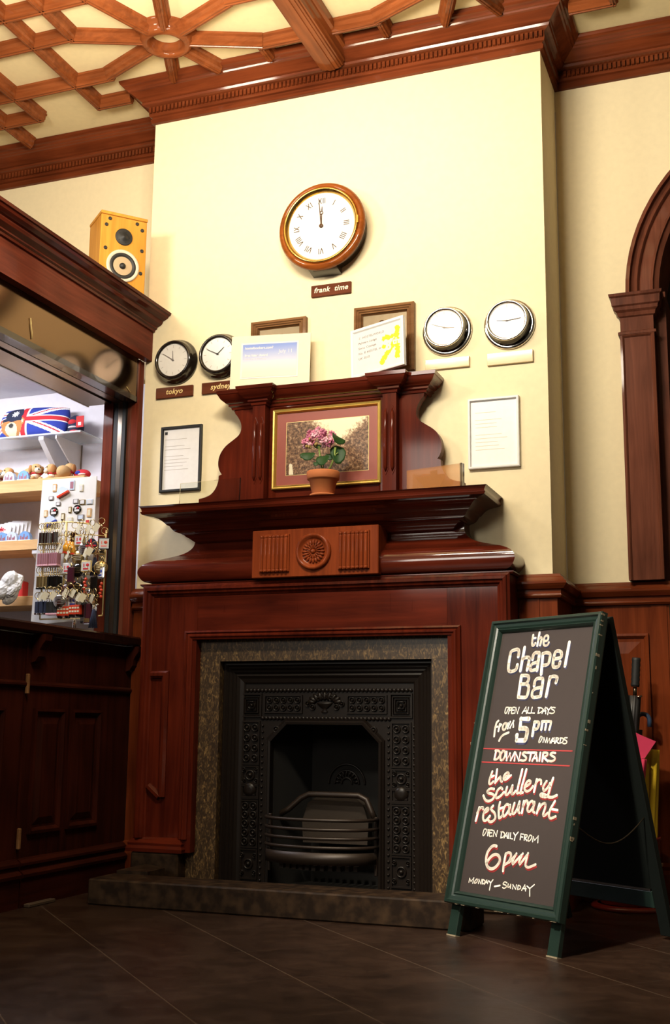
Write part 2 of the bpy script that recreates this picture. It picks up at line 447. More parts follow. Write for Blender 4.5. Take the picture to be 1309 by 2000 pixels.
    def frame(s, w, h, prof, M):
        # rectangular picture-frame moulding in the local xz plane, facing -y; prof (inset, outward)
        vs = []; fs = []; k = len(prof)
        for cx, cz in ((0, 0), (1, 0), (1, 1), (0, 1)):
            for i, o in prof:
                x = i if cx == 0 else w-i; z = i if cz == 0 else h-i
                vs.append(M @ Vector((x, -o, z)))
        for c in range(4):
            c2 = (c+1) % 4
            for j in range(k-1): fs.append((c*k+j, c2*k+j, c2*k+j+1, c*k+j+1))
        return s.add(vs, fs, False)
    def bars(s, path, prof, M=None, closed=False):
        # moulding swept along a polyline in the local xz plane, facing -y; prof (side, outward), side to the left of travel
        M = M or Matrix.Identity(4)
        n = len(path); k = len(prof); vs = []; fs = []
        for i in range(n):
            p = Vector(path[i]); d1 = d2 = None
            if i > 0 or closed: d1 = (Vector(path[i])-Vector(path[i-1])).normalized()
            if i < n-1 or closed: d2 = (Vector(path[(i+1) % n])-Vector(path[i])).normalized()
            d1 = d1 or d2; d2 = d2 or d1
            n1 = Vector((-d1.y, d1.x)); n2 = Vector((-d2.y, d2.x)); mt = (n1+n2)/max(0.15, 1+n1.dot(n2))
            for o, y in prof: vs.append(M @ Vector((p.x+mt.x*o, -y, p.y+mt.y*o)))
        for i in range(n if closed else n-1):
            i2 = (i+1) % n
            for j in range(k-1): fs.append((i*k+j, i2*k+j, i2*k+j+1, i*k+j+1))
        if not closed:
            fs.append(tuple(range(k))); fs.append(tuple((n-1)*k+j for j in range(k-1, -1, -1)))
        return s.add(vs, fs, False)
    def ribbon(s, pts, w, M, h):
        # flat painted stroke with round ends in the local xz plane, h off the surface
        P = [Vector(p) for p in pts]; n = len(P); vs = []; fs = []
        for i in range(n):
            d = (P[min(i+1, n-1)]-P[max(i-1, 0)])
            if d.length < 1e-9: d = Vector((1, 0))
            d.normalize(); nn = Vector((-d.y, d.x))*w/2
            a = P[i]+nn; b = P[i]-nn
            vs += [M @ Vector((a.x, -h, a.y)), M @ Vector((b.x, -h, b.y))]
        for i in range(n-1): fs.append((2*i, 2*i+1, 2*i+3, 2*i+2))
        s.add(vs, fs, False)
        for p in P:
            s.add([M @ Vector((p.x+w/2*math.cos(2*PI*j/10), -h, p.y+w/2*math.sin(2*PI*j/10))) for j in range(10)], [tuple(range(10))], False)
        return s
    def build(s, name, mats, parent=None, bevel=0.0, origin=True):
        mats = mats if isinstance(mats, (list, tuple)) else [mats]
        me = bpy.data.meshes.new(name)
        off = Vector((0, 0, 0))
        vs = s.v
        if parent is not None:
            inv = wm(parent).inverted(); vs = [inv @ v for v in vs]
            if vs:
                lo = [min(v[i] for v in vs) for i in range(3)]; hi = [max(v[i] for v in vs) for i in range(3)]
                off = Vector(((lo[0]+hi[0])/2, (lo[1]+hi[1])/2, (lo[2]+hi[2])/2))
        else:
            lo = [min(v[i] for v in vs) for i in range(3)]; hi = [max(v[i] for v in vs) for i in range(3)]
            off = Vector(((lo[0]+hi[0])/2, (lo[1]+hi[1])/2, lo[2]))
        vs = [v-off for v in vs]
        me.from_pydata([v[:] for v in vs], [], s.f)
        for m in mats: me.materials.append(MATS[m])
        for p, i, sm in zip(me.polygons, s.mi, s.sm): p.material_index = i; p.use_smooth = sm
        me.update()
        bm = bmesh.new(); bm.from_mesh(me)
        bmesh.ops.remove_doubles(bm, verts=bm.verts[:], dist=1e-6)
        bmesh.ops.recalc_face_normals(bm, faces=bm.faces[:])
        bm.to_mesh(me); bm.free()
        o = bpy.data.objects.new(name, me); COL.objects.link(o)
        o.location = off
        WM[o.name] = wm(parent) @ Matrix.Translation(off)
        if parent is not None: o.parent = parent
        if bevel:
            b = o.modifiers.new('bevel', 'BEVEL'); b.width = bevel; b.segments = 2; b.limit_method = 'ANGLE'; b.angle_limit = 0.7
        return o
def tag(o, label, cat, group=None, kind=None):
    if label: o['label'] = label
    if cat: o['category'] = cat
    if group: o['group'] = group
    if kind: o['kind'] = kind
    return o
def thing(name, label, cat, loc, rz=0.0, group=None):
    o = bpy.data.objects.new(name, None); COL.objects.link(o)
    o.empty_display_size = 0.05
    o.location = loc; o.rotation_euler = (0, 0, rz)
    WM[o.name] = Matrix.Translation(loc) @ Matrix.Rotation(rz, 4, 'Z')
    return tag(o, label, cat, group)
def struct(mb, name, mats, label=None, **k):
    o = mb.build(name, mats, **k); o['kind'] = 'structure'
    if label: o['label'] = label
    return o
def copy_tree(o, parent=None):
    c = o.copy(); COL.objects.link(c); c.parent = parent
    for ch in list(o.children): copy_tree(ch, c)
    return c
def rename_tree(): pass
def place(proto, loc, rz, label, used=[set()]):
    if proto.name not in used[0]:
        used[0].add(proto.name); c = proto
    else: c = copy_tree(proto)
    c.location = loc; c.rotation_euler = (0, 0, rz)
    c['label'] = label
    return c
FACE = Matrix(((1,0,0,0),(0,0,-1,0),(0,1,0,0),(0,0,0,1)))     # local xy -> world xz, local z -> world -y
def wallM(x, z, y=0.0): return Matrix.Translation((x, y, z)) @ FACE
def text_mesh(body, size, M, name, mat, parent, shear=0.0, align='LEFT', bold=0.0, spacing=1.0):
    c = bpy.data.curves.new('text', 'FONT'); c.body = body; c.size = size; c.shear = shear
    c.align_x = align; c.extrude = 0.0004; c.offset = bold; c.space_character = spacing
    o = bpy.data.objects.new('text', c); COL.objects.link(o)
    dg = bpy.context.evaluated_depsgraph_get(); dg.update()
    me = bpy.data.meshes.new_from_object(o.evaluated_get(dg))
    mb = MB().at(M); mb.add([v.co[:] for v in me.vertices], [tuple(p.vertices) for p in me.polygons], False)
    bpy.data.objects.remove(o); bpy.data.meshes.remove(me); bpy.data.curves.remove(c)
    return mb.build(name, mat, parent)
def arcpts(cx, cz, r, a0, a1, n):
    return [(cx+r*math.cos(a0+(a1-a0)*i/n), cz+r*math.sin(a0+(a1-a0)*i/n)) for i in range(n+1)]
LETTERS = {
    'the Chapel Bar': [[86,2048,10717,2047,10648,2046,10581,2048,10519,2053,10457,2061,10402,2074,10359,2094,10331,2118,10316,2142,10316,2165,10336,2187,10370,2210,10404],[74,2041,10598,2193,10603],[86,2343,10792,2333,10306],[86,2337,10503,2354,10542,2371,10580,2392,10605,2422,10611,2456,10603,2481,10587,2492,10559,2494,10523,2492,10481,2486,10430,2477,10375,2467,10320],[79,2608,10462,2677,10462,2744,10463,2791,10478,2812,10520,2814,10576,2803,10620,2777,10647,2739,10662,2703,10666,2671,10656,2642,10635,2620,10605,2609,10562,2606,10511,2608,10462,2615,10412,2627,10366,2645,10329,2675,10304,2711,10290,2746,10285,2781,10289,2814,10302,2840,10319,2854,10342,2861,10369,2868,10395],[120,1471,9938,1473,10000,1475,10060,1469,10111,1453,10153,1429,10186,1395,10208,1341,10216,1278,10212,1218,10203,1161,10189,1109,10169,1070,10143,1050,10120,1044,10090,1042,10024,1042,9882,1045,9709,1053,9571,1064,9498,1079,9463,1101,9436,1134,9409,1173,9392,1220,9385,1282,9391,1350,9408,1406,9426,1442,9443,1465,9462,1480,9489,1489,9532,1490,9583,1491,9634],[117,1716,10271,1692,9403],[117,1704,9836,1740,9854,1775,9872,1816,9884,1876,9890,1940,9890,1991,9882,2021,9870,2036,9849,2044,9796,2041,9689,2030,9553,2020,9418],[116,2208,9802,2207,9863,2207,9923,2214,9971,2231,10005,2254,10027,2285,10041,2329,10049,2379,10048,2422,10040,2455,10042,2480,10035,2498,9972,2505,9811,2505,9599,2505,9389],[110,2503,9699,2409,9682,2319,9665,2248,9644,2205,9618,2182,9589,2170,9556,2165,9511,2171,9463,2184,9426,2201,9404,2227,9394,2266,9392,2329,9399,2405,9414,2480,9428],[113,2668,10003,2739,9240],[113,2670,9990,2719,10003,2767,10016,2815,10022,2872,10019,2927,10010,2972,9994,3002,9976,3021,9952,3032,9909,3037,9827,3034,9730,3023,9653,3004,9612,2976,9593,2938,9579,2884,9569,2821,9564,2758,9560],[113,3215,9773,3336,9782,3453,9791,3537,9810,3570,9847,3571,9893,3561,9936,3549,9975,3527,10010,3493,10036,3434,10053,3365,10059,3308,10055,3275,10041,3256,10015,3241,9977,3228,9917,3219,9847,3215,9773,3217,9690,3225,9607,3238,9542,3254,9505,3275,9486,3307,9476,3359,9471,3420,9475,3469,9483,3498,9493,3514,9508,3525,9531,3534,9569,3539,9613,3543,9657],[110,3839,10356,3802,9496],[121,1785,9218,1799,8428],[115,1785,9218,1887,9217,1985,9216,2064,9209,2115,9193,2146,9171,2164,9142,2173,9101,2170,9055,2157,9013,2136,8973,2105,8937,2058,8912,1987,8903,1902,8904,1817,8905],[114,2058,8912,2116,8887,2171,8863,2213,8831,2235,8786,2243,8734,2245,8677,2244,8605,2235,8531,2220,8472,2204,8438,2180,8420,2131,8410,2036,8410,1918,8419,1799,8428],[113,2487,8825,2484,8879,2482,8932,2489,8978,2506,9020,2531,9054,2569,9079,2633,9091,2707,9093,2770,9086,2815,9084,2848,9072,2870,9007,2877,8849,2873,8642,2869,8437],[107,2852,8766,2752,8752,2655,8739,2576,8721,2520,8698,2483,8670,2459,8634,2446,8580,2446,8519,2459,8469,2483,8435,2519,8414,2574,8403,2661,8408,2766,8422,2869,8437],[111,3178,9125,3135,8433],[111,3185,9011,3195,9053,3205,9093,3228,9124,3275,9140,3334,9145,3388,9144,3437,9136,3480,9121,3511,9103,3525,9081,3528,9056,3526,9027,3520,8991,3509,8953,3499,8915]],
    'OPEN ALL DAYS': [[42,1266,8032,1256,7981,1251,7917,1254,7869,1274,7844,1302,7835,1328,7841,1347,7869,1363,7910,1378,7950,1396,7986,1411,8020,1413,8045,1388,8057,1349,8060,1316,8059,1294,8058,1278,8052,1266,8032],[42,1468,8044,1442,7827],[42,1450,8044,1485,8047,1518,8049,1543,8044,1555,8025,1559,7999,1550,7976,1524,7956,1488,7939,1451,7922],[42,1706,8056,1666,8059,1627,8061,1598,8043,1582,7982,1578,7903,1586,7846,1615,7829,1657,7835,1698,7840],[41,1601,7948,1691,7953],[41,1753,7840,1764,8042,1890,7834,1926,8054],[41,2117,7838,2249,8065,2324,7832],[41,2173,7918,2315,7923],[41,2378,8051,2367,7851,2511,7842],[40,2557,8049,2545,7850,2706,7844],[40,2898,8020,2877,7835,2913,7842,2949,7848,2984,7861,3026,7889,3067,7922,3087,7953,3075,7979,3044,8002,3004,8019,2955,8028,2899,8031,2843,8034],[40,3066,7835,3183,8044,3242,7821],[40,3112,7913,3233,7918],[39,3245,8031,3350,7938],[39,3447,8055,3350,7938,3339,7787],[39,3634,8028,3592,8035,3551,8042,3518,8042,3492,8029,3475,8010,3477,7990,3514,7968,3569,7946,3610,7924,3627,7900,3631,7878,3623,7859,3598,7844,3563,7833,3526,7828,3491,7830,3455,7838,3420,7846]],
    'from': [[78,997,7564,969,7544,942,7524,920,7488,906,7426,898,7351,895,7270,898,7182,905,7091,912,7000],[71,882,7325,997,7352],[77,1099,7448,1083,7191],[71,1086,7339,1178,7429],[77,1304,7449,1283,7413,1269,7368,1265,7327,1273,7293,1291,7265,1313,7246,1342,7240,1375,7245,1402,7261,1421,7295,1434,7340,1438,7382,1434,7420,1421,7455,1402,7476,1371,7479,1335,7469,1304,7449],[70,1502,7476,1526,7288,1601,7530,1637,7316,1758,7565,1789,7343],[77,1603,7142,1527,7119,1453,7097,1389,7073,1337,7043,1296,7012,1262,6977,1236,6936,1217,6892,1199,6848]],
    '5pm': [[148,2483,7638,2106,7638,2127,7292,2203,7298,2276,7302,2340,7302,2393,7294,2435,7281,2467,7260,2488,7232,2499,7197,2504,7150,2504,7081,2497,7003,2489,6940,2477,6907,2463,6891,2449,6874,2064,6869,2031,7053],[104,2788,7533,2774,7043],[97,2772,7525,2837,7527,2899,7530,2948,7525,2978,7513,2994,7494,3001,7468,3001,7426,2992,7378,2979,7337,2965,7310,2947,7292,2921,7280,2884,7275,2839,7277,2795,7279],[91,3153,7542,3147,7266],[84,3124,7547,3264,7549,3398,7551,3496,7547,3541,7540,3548,7528,3548,7496,3544,7431,3531,7350,3518,7268],[84,3334,7534,3330,7267]],
    'ONWARDS': [[42,3159,7001,3142,6949,3124,6882,3118,6833,3131,6811,3154,6807,3179,6821,3208,6866,3237,6927,3251,6977,3239,7003,3212,7016,3190,7022,3178,7026,3169,7022,3159,7001],[42,3316,6823,3330,6978,3430,6820,3466,6980],[42,3469,6967,3517,6814,3587,6955,3644,6808,3730,6970],[41,3695,6804,3795,6984,3848,6801],[38,3733,6868,3834,6870],[41,3898,6972,3881,6802],[41,3880,6980,3918,6979,3954,6979,3982,6974,3998,6959,4004,6940,3998,6923,3973,6909,3936,6896,3899,6883,4033,6797],[41,4101,6963,4081,6805,4122,6814,4161,6822,4191,6837,4212,6865,4223,6898,4224,6926,4212,6948,4191,6965,4165,6976,4134,6979,4099,6977,4065,6975],[41,4377,6992,4341,6993,4306,6994,4278,6990,4254,6976,4237,6958,4238,6939,4272,6923,4323,6907,4363,6890,4384,6869,4393,6847,4391,6828,4374,6811,4346,6797,4316,6789,4288,6789,4260,6795,4232,6800]],
    'rules': [[37,486,6547,4682,6551],[37,514,6063,4662,6054]],
    'DOWNSTAIRS': [[76,1134,6480,1111,6173,1155,6176,1198,6178,1238,6190,1279,6220,1317,6259,1343,6299,1351,6341,1347,6382,1334,6418,1312,6446,1282,6468,1245,6483,1198,6489,1146,6488,1095,6487],[75,1451,6474,1425,6430,1398,6371,1384,6313,1388,6257,1404,6205,1428,6169,1461,6154,1501,6155,1537,6172,1570,6212,1598,6266,1614,6319,1614,6369,1602,6415,1585,6450,1560,6469,1531,6477,1504,6480,1485,6487,1468,6489,1451,6474],[75,1658,6452,1722,6164,1833,6403,1922,6165,2058,6448],[73,2103,6162,2097,6436,2316,6168,2329,6441],[73,2618,6448,2577,6454,2536,6461,2503,6458,2470,6443,2445,6419,2446,6392,2496,6360,2570,6325,2626,6293,2649,6264,2653,6238,2643,6216,2614,6195,2572,6179,2529,6169,2487,6169,2445,6176,2402,6183],[72,2646,6449,3046,6458],[72,2838,6453,2825,6182],[72,2949,6173,3081,6459,3173,6180],[60,3006,6265,3153,6276],[71,3269,6463,3275,6183],[71,3406,6466,3414,6174],[71,3399,6466,3465,6469,3529,6472,3576,6465,3603,6442,3611,6411,3600,6382,3560,6358,3502,6336,3444,6314,3667,6181],[70,3947,6466,3898,6472,3851,6478,3811,6476,3771,6460,3740,6437,3740,6411,3796,6380,3880,6346,3943,6315,3967,6287,3970,6262,3958,6240,3927,6218,3883,6198,3835,6186,3785,6186,3733,6193,3681,6199]],
    'the scullery restaurant': [[79,1111,5743,1086,5654,1062,5568,1045,5491,1036,5422,1036,5366,1044,5325,1066,5302,1096,5295,1128,5301,1162,5322,1198,5355,1233,5388],[73,1074,5533,1224,5595],[79,1332,5820,1343,5351],[78,1363,5380,1414,5438,1463,5494,1502,5537,1526,5563,1539,5573,1553,5566,1570,5528,1585,5474,1603,5431,1623,5415,1645,5411,1666,5407],[78,1727,5560,1801,5585,1871,5610,1920,5635,1938,5666,1935,5696,1921,5717,1896,5728,1860,5729,1825,5719,1790,5696,1756,5664,1731,5628,1716,5585,1711,5539,1721,5505,1748,5483,1789,5472,1840,5482,1906,5523,1979,5582,2052,5641],[85,1332,5131,1274,5137,1219,5142,1166,5137,1111,5113,1060,5079,1031,5048,1029,5023,1048,5000,1085,4982,1153,4971,1237,4964,1307,4952,1355,4931,1388,4905,1403,4875,1395,4838,1369,4798,1332,4763,1278,4733,1215,4710,1152,4698,1093,4702,1036,4718,985,4744,941,4782,904,4828,867,4875],[84,1743,5151,1716,5171,1689,5189,1657,5193,1612,5175,1564,5143,1525,5100,1496,5037,1477,4965,1473,4906,1485,4865,1512,4838,1548,4829,1601,4846,1663,4880,1719,4919,1765,4960,1804,5004,1843,5047],[83,1954,5229,1941,5148,1928,5070,1927,5011,1947,4975,1979,4958,2014,4962,2054,4993,2097,5045,2134,5102,2161,5164,2183,5229,2204,5294],[83,2204,5294,2200,5204,2196,5118,2201,5052,2223,5015,2254,5000,2287,5002,2322,5029,2357,5072,2393,5115],[82,2547,5862,2513,5583,2481,5313,2467,5119,2484,5047,2519,5052,2554,5056],[82,2742,5869,2697,5584,2654,5309,2634,5114,2653,5049,2694,5064,2734,5078],[82,2785,5267,2866,5308,2943,5347,2998,5384,3023,5420,3026,5454,3015,5478,2986,5492,2944,5497,2904,5486,2866,5451,2830,5401,2805,5348,2792,5292,2790,5235,2802,5188,2834,5155,2878,5134,2925,5128,2976,5142,3028,5170,3073,5201,3107,5236,3133,5274,3159,5311],[80,3289,5555,3251,5131],[80,3255,5369,3292,5431,3328,5491,3365,5532,3411,5546,3457,5541,3492,5524,3508,5492,3512,5449,3516,5407],[79,3744,5509,3703,5447,3663,5387,3638,5333,3634,5286,3645,5246,3662,5216,3681,5195,3706,5185,3737,5194,3780,5234,3827,5291,3865,5344,3888,5383,3901,5417,3914,5450],[85,4020,5625,3997,5532,3974,5442,3952,5348,3934,5233,3917,5118,3893,5033,3855,4995,3810,4987,3761,4987,3703,4986,3644,4993,3598,5004,3572,5025,3560,5049,3568,5068,3599,5078,3649,5081,3708,5075,3781,5052,3861,5019,3935,4996,3998,4986,4054,4985,4110,4992,4170,5012,4228,5039,4286,5066],[85,757,4456,692,3988],[85,705,4262,737,4325,768,4386,803,4432,848,4457,896,4467,933,4467,951,4456,958,4435,965,4414],[85,1035,4283,1101,4314,1165,4345,1209,4375,1226,4408,1223,4438,1209,4456,1182,4459,1144,4448,1108,4423,1073,4377,1042,4317,1023,4254,1019,4186,1028,4118,1048,4066,1082,4032,1126,4014,1176,4021,1231,4064,1290,4129,1348,4194],[83,1428,4551,1390,4513,1354,4476,1349,4438,1402,4398,1484,4358,1551,4315,1592,4263,1618,4209,1626,4159,1611,4110,1579,4066,1540,4032,1493,4010,1440,3998,1395,3996,1363,4006,1338,4025,1314,4044],[83,1733,4690,1727,4625,1720,4561,1723,4487,1739,4385,1764,4277,1789,4196,1809,4159,1829,4151,1854,4161,1892,4192,1934,4241,1977,4289],[76,1729,4461,1923,4526],[82,2205,4610,2157,4627,2110,4644,2067,4642,2026,4610,1991,4560,1966,4502,1952,4428,1949,4349,1958,4288,1983,4248,2019,4228,2063,4241,2122,4309,2186,4407,2232,4491,2246,4546,2243,4585,2240,4625],[82,2214,4570,2222,4492,2229,4417,2243,4359,2267,4331,2298,4321,2328,4312],[81,2428,4703,2410,4620,2394,4540,2385,4474,2386,4426,2394,4393,2408,4370,2429,4348,2455,4336,2487,4348,2529,4397,2574,4467,2611,4541,2631,4616,2642,4692,2654,4769],[81,2654,4769,2657,4646,2661,4527,2670,4439,2689,4402,2712,4396,2735,4390],[80,2850,4793,2844,4397],[80,2841,4581,2868,4663,2895,4741,2922,4797,2954,4818,2986,4816,3012,4802,3030,4775,3041,4737,3052,4699],[80,3319,4714,3295,4755,3272,4793,3244,4815,3207,4812,3166,4791,3131,4756,3099,4698,3073,4628,3062,4568,3070,4523,3092,4488,3119,4467,3151,4458,3186,4462,3223,4487,3267,4546,3312,4623,3342,4690,3350,4732,3344,4763,3339,4794],[79,3339,4794,3331,4687,3324,4584,3327,4506,3348,4469,3380,4458,3411,4446],[79,3581,4743,3522,4427],[78,3538,4519,3597,4600,3653,4679,3706,4737,3759,4769,3806,4780,3840,4770,3856,4734,3858,4678,3854,4616,3838,4542,3816,4465,3808,4407,3824,4378,3852,4368,3885,4373,3923,4397,3964,4434,4005,4471],[77,4245,4871,4186,4768,4129,4669,4088,4579,4070,4497,4068,4428,4077,4373,4097,4337,4126,4317,4159,4307,4197,4309,4237,4321,4275,4335,4308,4349,4339,4364,4369,4380],[71,4134,4607,4414,4586]],
    'OPEN DAILY FROM': [[40,1175,3711,1164,3662,1155,3601,1154,3552,1165,3525,1183,3512,1205,3515,1232,3542,1262,3583,1284,3623,1296,3660,1301,3694,1296,3720,1276,3734,1247,3739,1221,3739,1203,3738,1188,3732,1175,3711],[40,1381,3726,1394,3523],[40,1364,3725,1397,3725,1429,3726,1452,3720,1462,3703,1463,3681,1456,3660,1439,3641,1415,3624,1392,3607],[40,1607,3719,1555,3725,1505,3730,1471,3714,1459,3653,1465,3574,1482,3518,1514,3506,1558,3517,1601,3527],[37,1474,3625,1576,3633],[40,1671,3521,1661,3711,1822,3533,1829,3724],[39,2038,3704,2039,3502,2077,3511,2112,3519,2144,3534,2173,3565,2197,3601,2205,3634,2189,3661,2158,3683,2123,3699,2086,3704,2045,3703,2004,3701],[39,2198,3515,2291,3700,2349,3515],[36,2235,3577,2334,3585],[39,2386,3695,2401,3508],[39,2474,3702,2483,3514,2599,3512],[39,2605,3712,2706,3626],[39,2810,3751,2706,3626,2690,3473],[38,3066,3701,2951,3708,2953,3517],[36,2955,3610,3054,3607],[38,3132,3694,3139,3509],[38,3123,3693,3163,3694,3202,3695,3230,3690,3245,3674,3250,3652,3242,3633,3217,3619,3180,3608,3143,3597,3270,3501],[38,3359,3689,3339,3650,3317,3600,3307,3557,3313,3528,3330,3507,3351,3499,3379,3508,3410,3529,3435,3556,3452,3591,3462,3631,3461,3662,3442,3680,3414,3690,3390,3696,3377,3701,3369,3702,3359,3689],[38,3528,3495,3526,3656,3612,3548,3740,3695,3762,3480]],
    '6pm': [[95,1897,3207,1862,3215,1828,3222,1792,3222,1751,3211,1710,3193,1668,3164,1620,3117,1572,3060,1535,2998,1512,2927,1501,2854,1500,2781,1513,2706,1536,2635,1566,2575,1603,2528,1646,2494,1694,2470,1749,2453,1809,2446,1868,2452,1932,2474,1994,2509,2048,2551,2096,2607,2136,2668,2159,2726,2163,2777,2151,2824,2128,2863,2092,2895,2045,2919,1994,2933,1935,2934,1873,2925,1814,2904,1756,2868,1703,2821,1657,2772,1623,2723,1598,2673,1572,2623],[83,2397,3004,2389,2880,2380,2759,2376,2653,2379,2569,2386,2502,2392,2435],[82,2386,2980,2426,3007,2464,3033,2503,3049,2548,3051,2591,3042,2624,3024,2644,2995,2652,2956,2650,2911,2633,2855,2606,2794,2572,2741,2528,2704,2478,2675,2428,2647],[76,2607,2733,2652,2779,2695,2824,2740,2873,2788,2930,2835,2989,2882,3048,2834,2951,2788,2857,2760,2782,2761,2739,2778,2717,2796,2694,2831,2732,2866,2769,2915,2820,2991,2897,3080,2985,3168,3073,3126,2978,3086,2885,3063,2811,3069,2769,3092,2747,3114,2725,3161,2782,3207,2838,3254,2898,3304,2966,3353,3036,3402,3106,3387,3010,3372,2918,3363,2840,3359,2781,3361,2738,3375,2704,3408,2679,3451,2664,3496,2659,3544,2668,3594,2687,3645,2708,3698,2731,3750,2755,3803,2780]],
    'MONDAY - SUNDAY': [[40,860,1901,863,2031,957,1935,1065,2064,1056,1887],[40,1195,2031,1171,2005,1145,1971,1130,1942,1131,1918,1142,1899,1159,1893,1189,1905,1224,1929,1249,1954,1256,1984,1254,2015,1246,2036,1233,2044,1215,2042,1195,2031],[39,1330,1905,1321,2044,1450,1906,1467,2053],[39,1512,2053,1517,1913,1553,1923,1587,1933,1612,1947,1628,1970,1635,1996,1629,2019,1606,2034,1570,2045,1535,2055],[39,1620,1913,1705,2062,1765,1952],[36,1640,1973,1770,1999],[39,1793,2048,1908,1991],[39,1991,2099,1908,1991,1902,1759],[49,2115,1898,2352,1954],[38,2656,2072,2619,2084,2583,2095,2552,2095,2519,2075,2491,2044,2486,2019,2523,2006,2580,1999,2625,1989,2647,1972,2657,1953,2654,1935,2632,1915,2598,1897,2566,1886,2539,1888,2514,1896,2489,1905],[38,2727,2045,2723,2006,2718,1967,2724,1943,2749,1938,2783,1948,2811,1964,2826,1995,2834,2032,2841,2047,2846,2020,2849,1971,2852,1923],[37,2952,1911,2939,2046,3096,1916,3099,2052],[37,3180,2050,3184,1915,3220,1925,3256,1935,3282,1948,3298,1971,3304,1996,3299,2018,3277,2032,3244,2043,3211,2053],[37,3369,1913,3474,2093,3544,1911],[34,3389,1972,3561,1980],[37,3574,2071,3713,2008],[37,3887,2150,3713,2008,3763,1769]],
}
# ------------------------------------------------------------------ the room
CL, CR, CEIL = -2.815, -0.847, 3.91       # chimney breast edges, ceiling height
LW, RW = 0.36, 0.37                       # recess walls
struct(MB().box(-5.2, 2.2, -7.5, 0.9, -0.06, 0.0), 'floor', 'dark_floor', 'dark brown floor with pale diagonal seams')
struct(MB().box(-5.2, 2.2, -7.5, 0.9, CEIL, CEIL+0.08), 'ceiling', 'ceiling_paint', 'cream ceiling behind a lattice of wooden ribs')
m = MB()
m.box(CL, -2.17, 0, LW, 0, CEIL); m.box(-1.49, CR, 0, LW, 0, CEIL); m.box(-2.17, -1.49, 0, LW, 0.80, CEIL); m.box(-2.17, -1.49, 0.30, LW, 0, 0.80)
struct(m, 'wall_chimney', 'cream_wall', 'cream chimney breast behind the clocks')
struct(MB().box(-5.2, CL, LW, LW+0.12, 0, CEIL), 'wall_left', 'cream_wall', 'cream recessed wall above the shop kiosk')
struct(MB().box(-4.75, -2.96, LW-0.022, LW-0.002, 1.0, 2.46), 'wall_kiosk', 'white_wall', 'white inner wall of the lit kiosk')
# right wall with the arched opening
ACX, ACZ, AR = 0.298, 2.641, 0.844
inner = [(ACX-0.70, 0.0)]+[(ACX-0.70*math.cos(a*PI/40), ACZ+0.70*math.sin(a*PI/40)) for a in range(41)]+[(ACX+0.70, 0.0)]
pts = [(CR, 0.0), (CR, CEIL), (2.2, CEIL), (2.2, 0.0)]+inner[::-1]
struct(MB().prism(pts, 'y', RW, RW+0.34), 'wall_right', 'cream_wall', 'cream recessed wall beside the arch')
struct(MB().box(CR, 2.2, 0.72, 0.78, 0, CEIL), 'door_1', 'door_dark', 'dark door inside the arched opening')

# cornice
CP = [(0.0, 3.715), (0.016, 3.717), (0.019, 3.738), (0.013, 3.742), (0.013, 3.748), (0.024, 3.752), (0.026, 3.762), (0.026, 3.764),
      (0.026, 3.796), (0.038, 3.800), (0.050, 3.806), (0.055, 3.816), (0.049, 3.822), (0.056, 3.825), (0.062, 3.830), (0.098, 3.858), (0.106, 3.861),
      (0.110, 3.868), (0.117, 3.871), (0.121, 3.882), (0.130, 3.886), (0.138, 3.894), (0.142, 3.904), (0.142, CEIL-0.001), (0.0, CEIL-0.001)]
path = [(-5.2, LW), (CL, LW), (CL, 0), (CR, 0), (CR, RW), (2.2, RW)]
m = MB().sweep(path, CP)
def dentils(m, x0, x1, y, step=0.0212):
    n = int((x1-x0)/step)
    for i in range(n):
        x = x0+i*step
        m.box(x, x+0.0125, y-0.039, y-0.024, 3.766, 3.794)
dentils(m, -4.5, CL-0.03, LW); dentils(m, CL-0.02, CR+0.03, 0.0); dentils(m, CR+0.05, 0.2, RW)
struct(m, 'trim_1', 'cornice_wood_x', 'wooden dentil cornice under the ceiling')

# ribs of the ceiling
RB, RD = 0.024, 0.056
def rib(m, x0, y0, x1, y1):
    d = Vector((x1-x0, y1-y0)); L = d.length; d.normalize(); n = Vector((-d.y, d.x))
    prof = [(-RB-0.012, 0), (-RB-0.010, -0.010), (-RB, -0.016), (-RB+0.002, -0.038), (-RB+0.010, -0.046), (-RB+0.012, -RD), (-0.004, -RD), (-0.002, -RD-0.004),
            (0.002, -RD-0.004), (0.004, -RD), (RB-0.012, -RD), (RB-0.010, -0.046), (RB-0.002, -0.038), (RB, -0.016), (RB+0.010, -0.010), (RB+0.012, 0)]
    e = 0.010
    vs = []
    for t in (-e, L+e):
        for o, h in prof: vs.append((x0+d.x*t+n.x*o, y0+d.y*t+n.y*o, CEIL+h))
    k = len(prof)
    fs = [(j, j+1, k+j+1, k+j) for j in range(k-1)]+[tuple(range(k)), tuple(range(2*k-1, k-1, -1))]
    m.add(vs, fs, False)
m = MB()
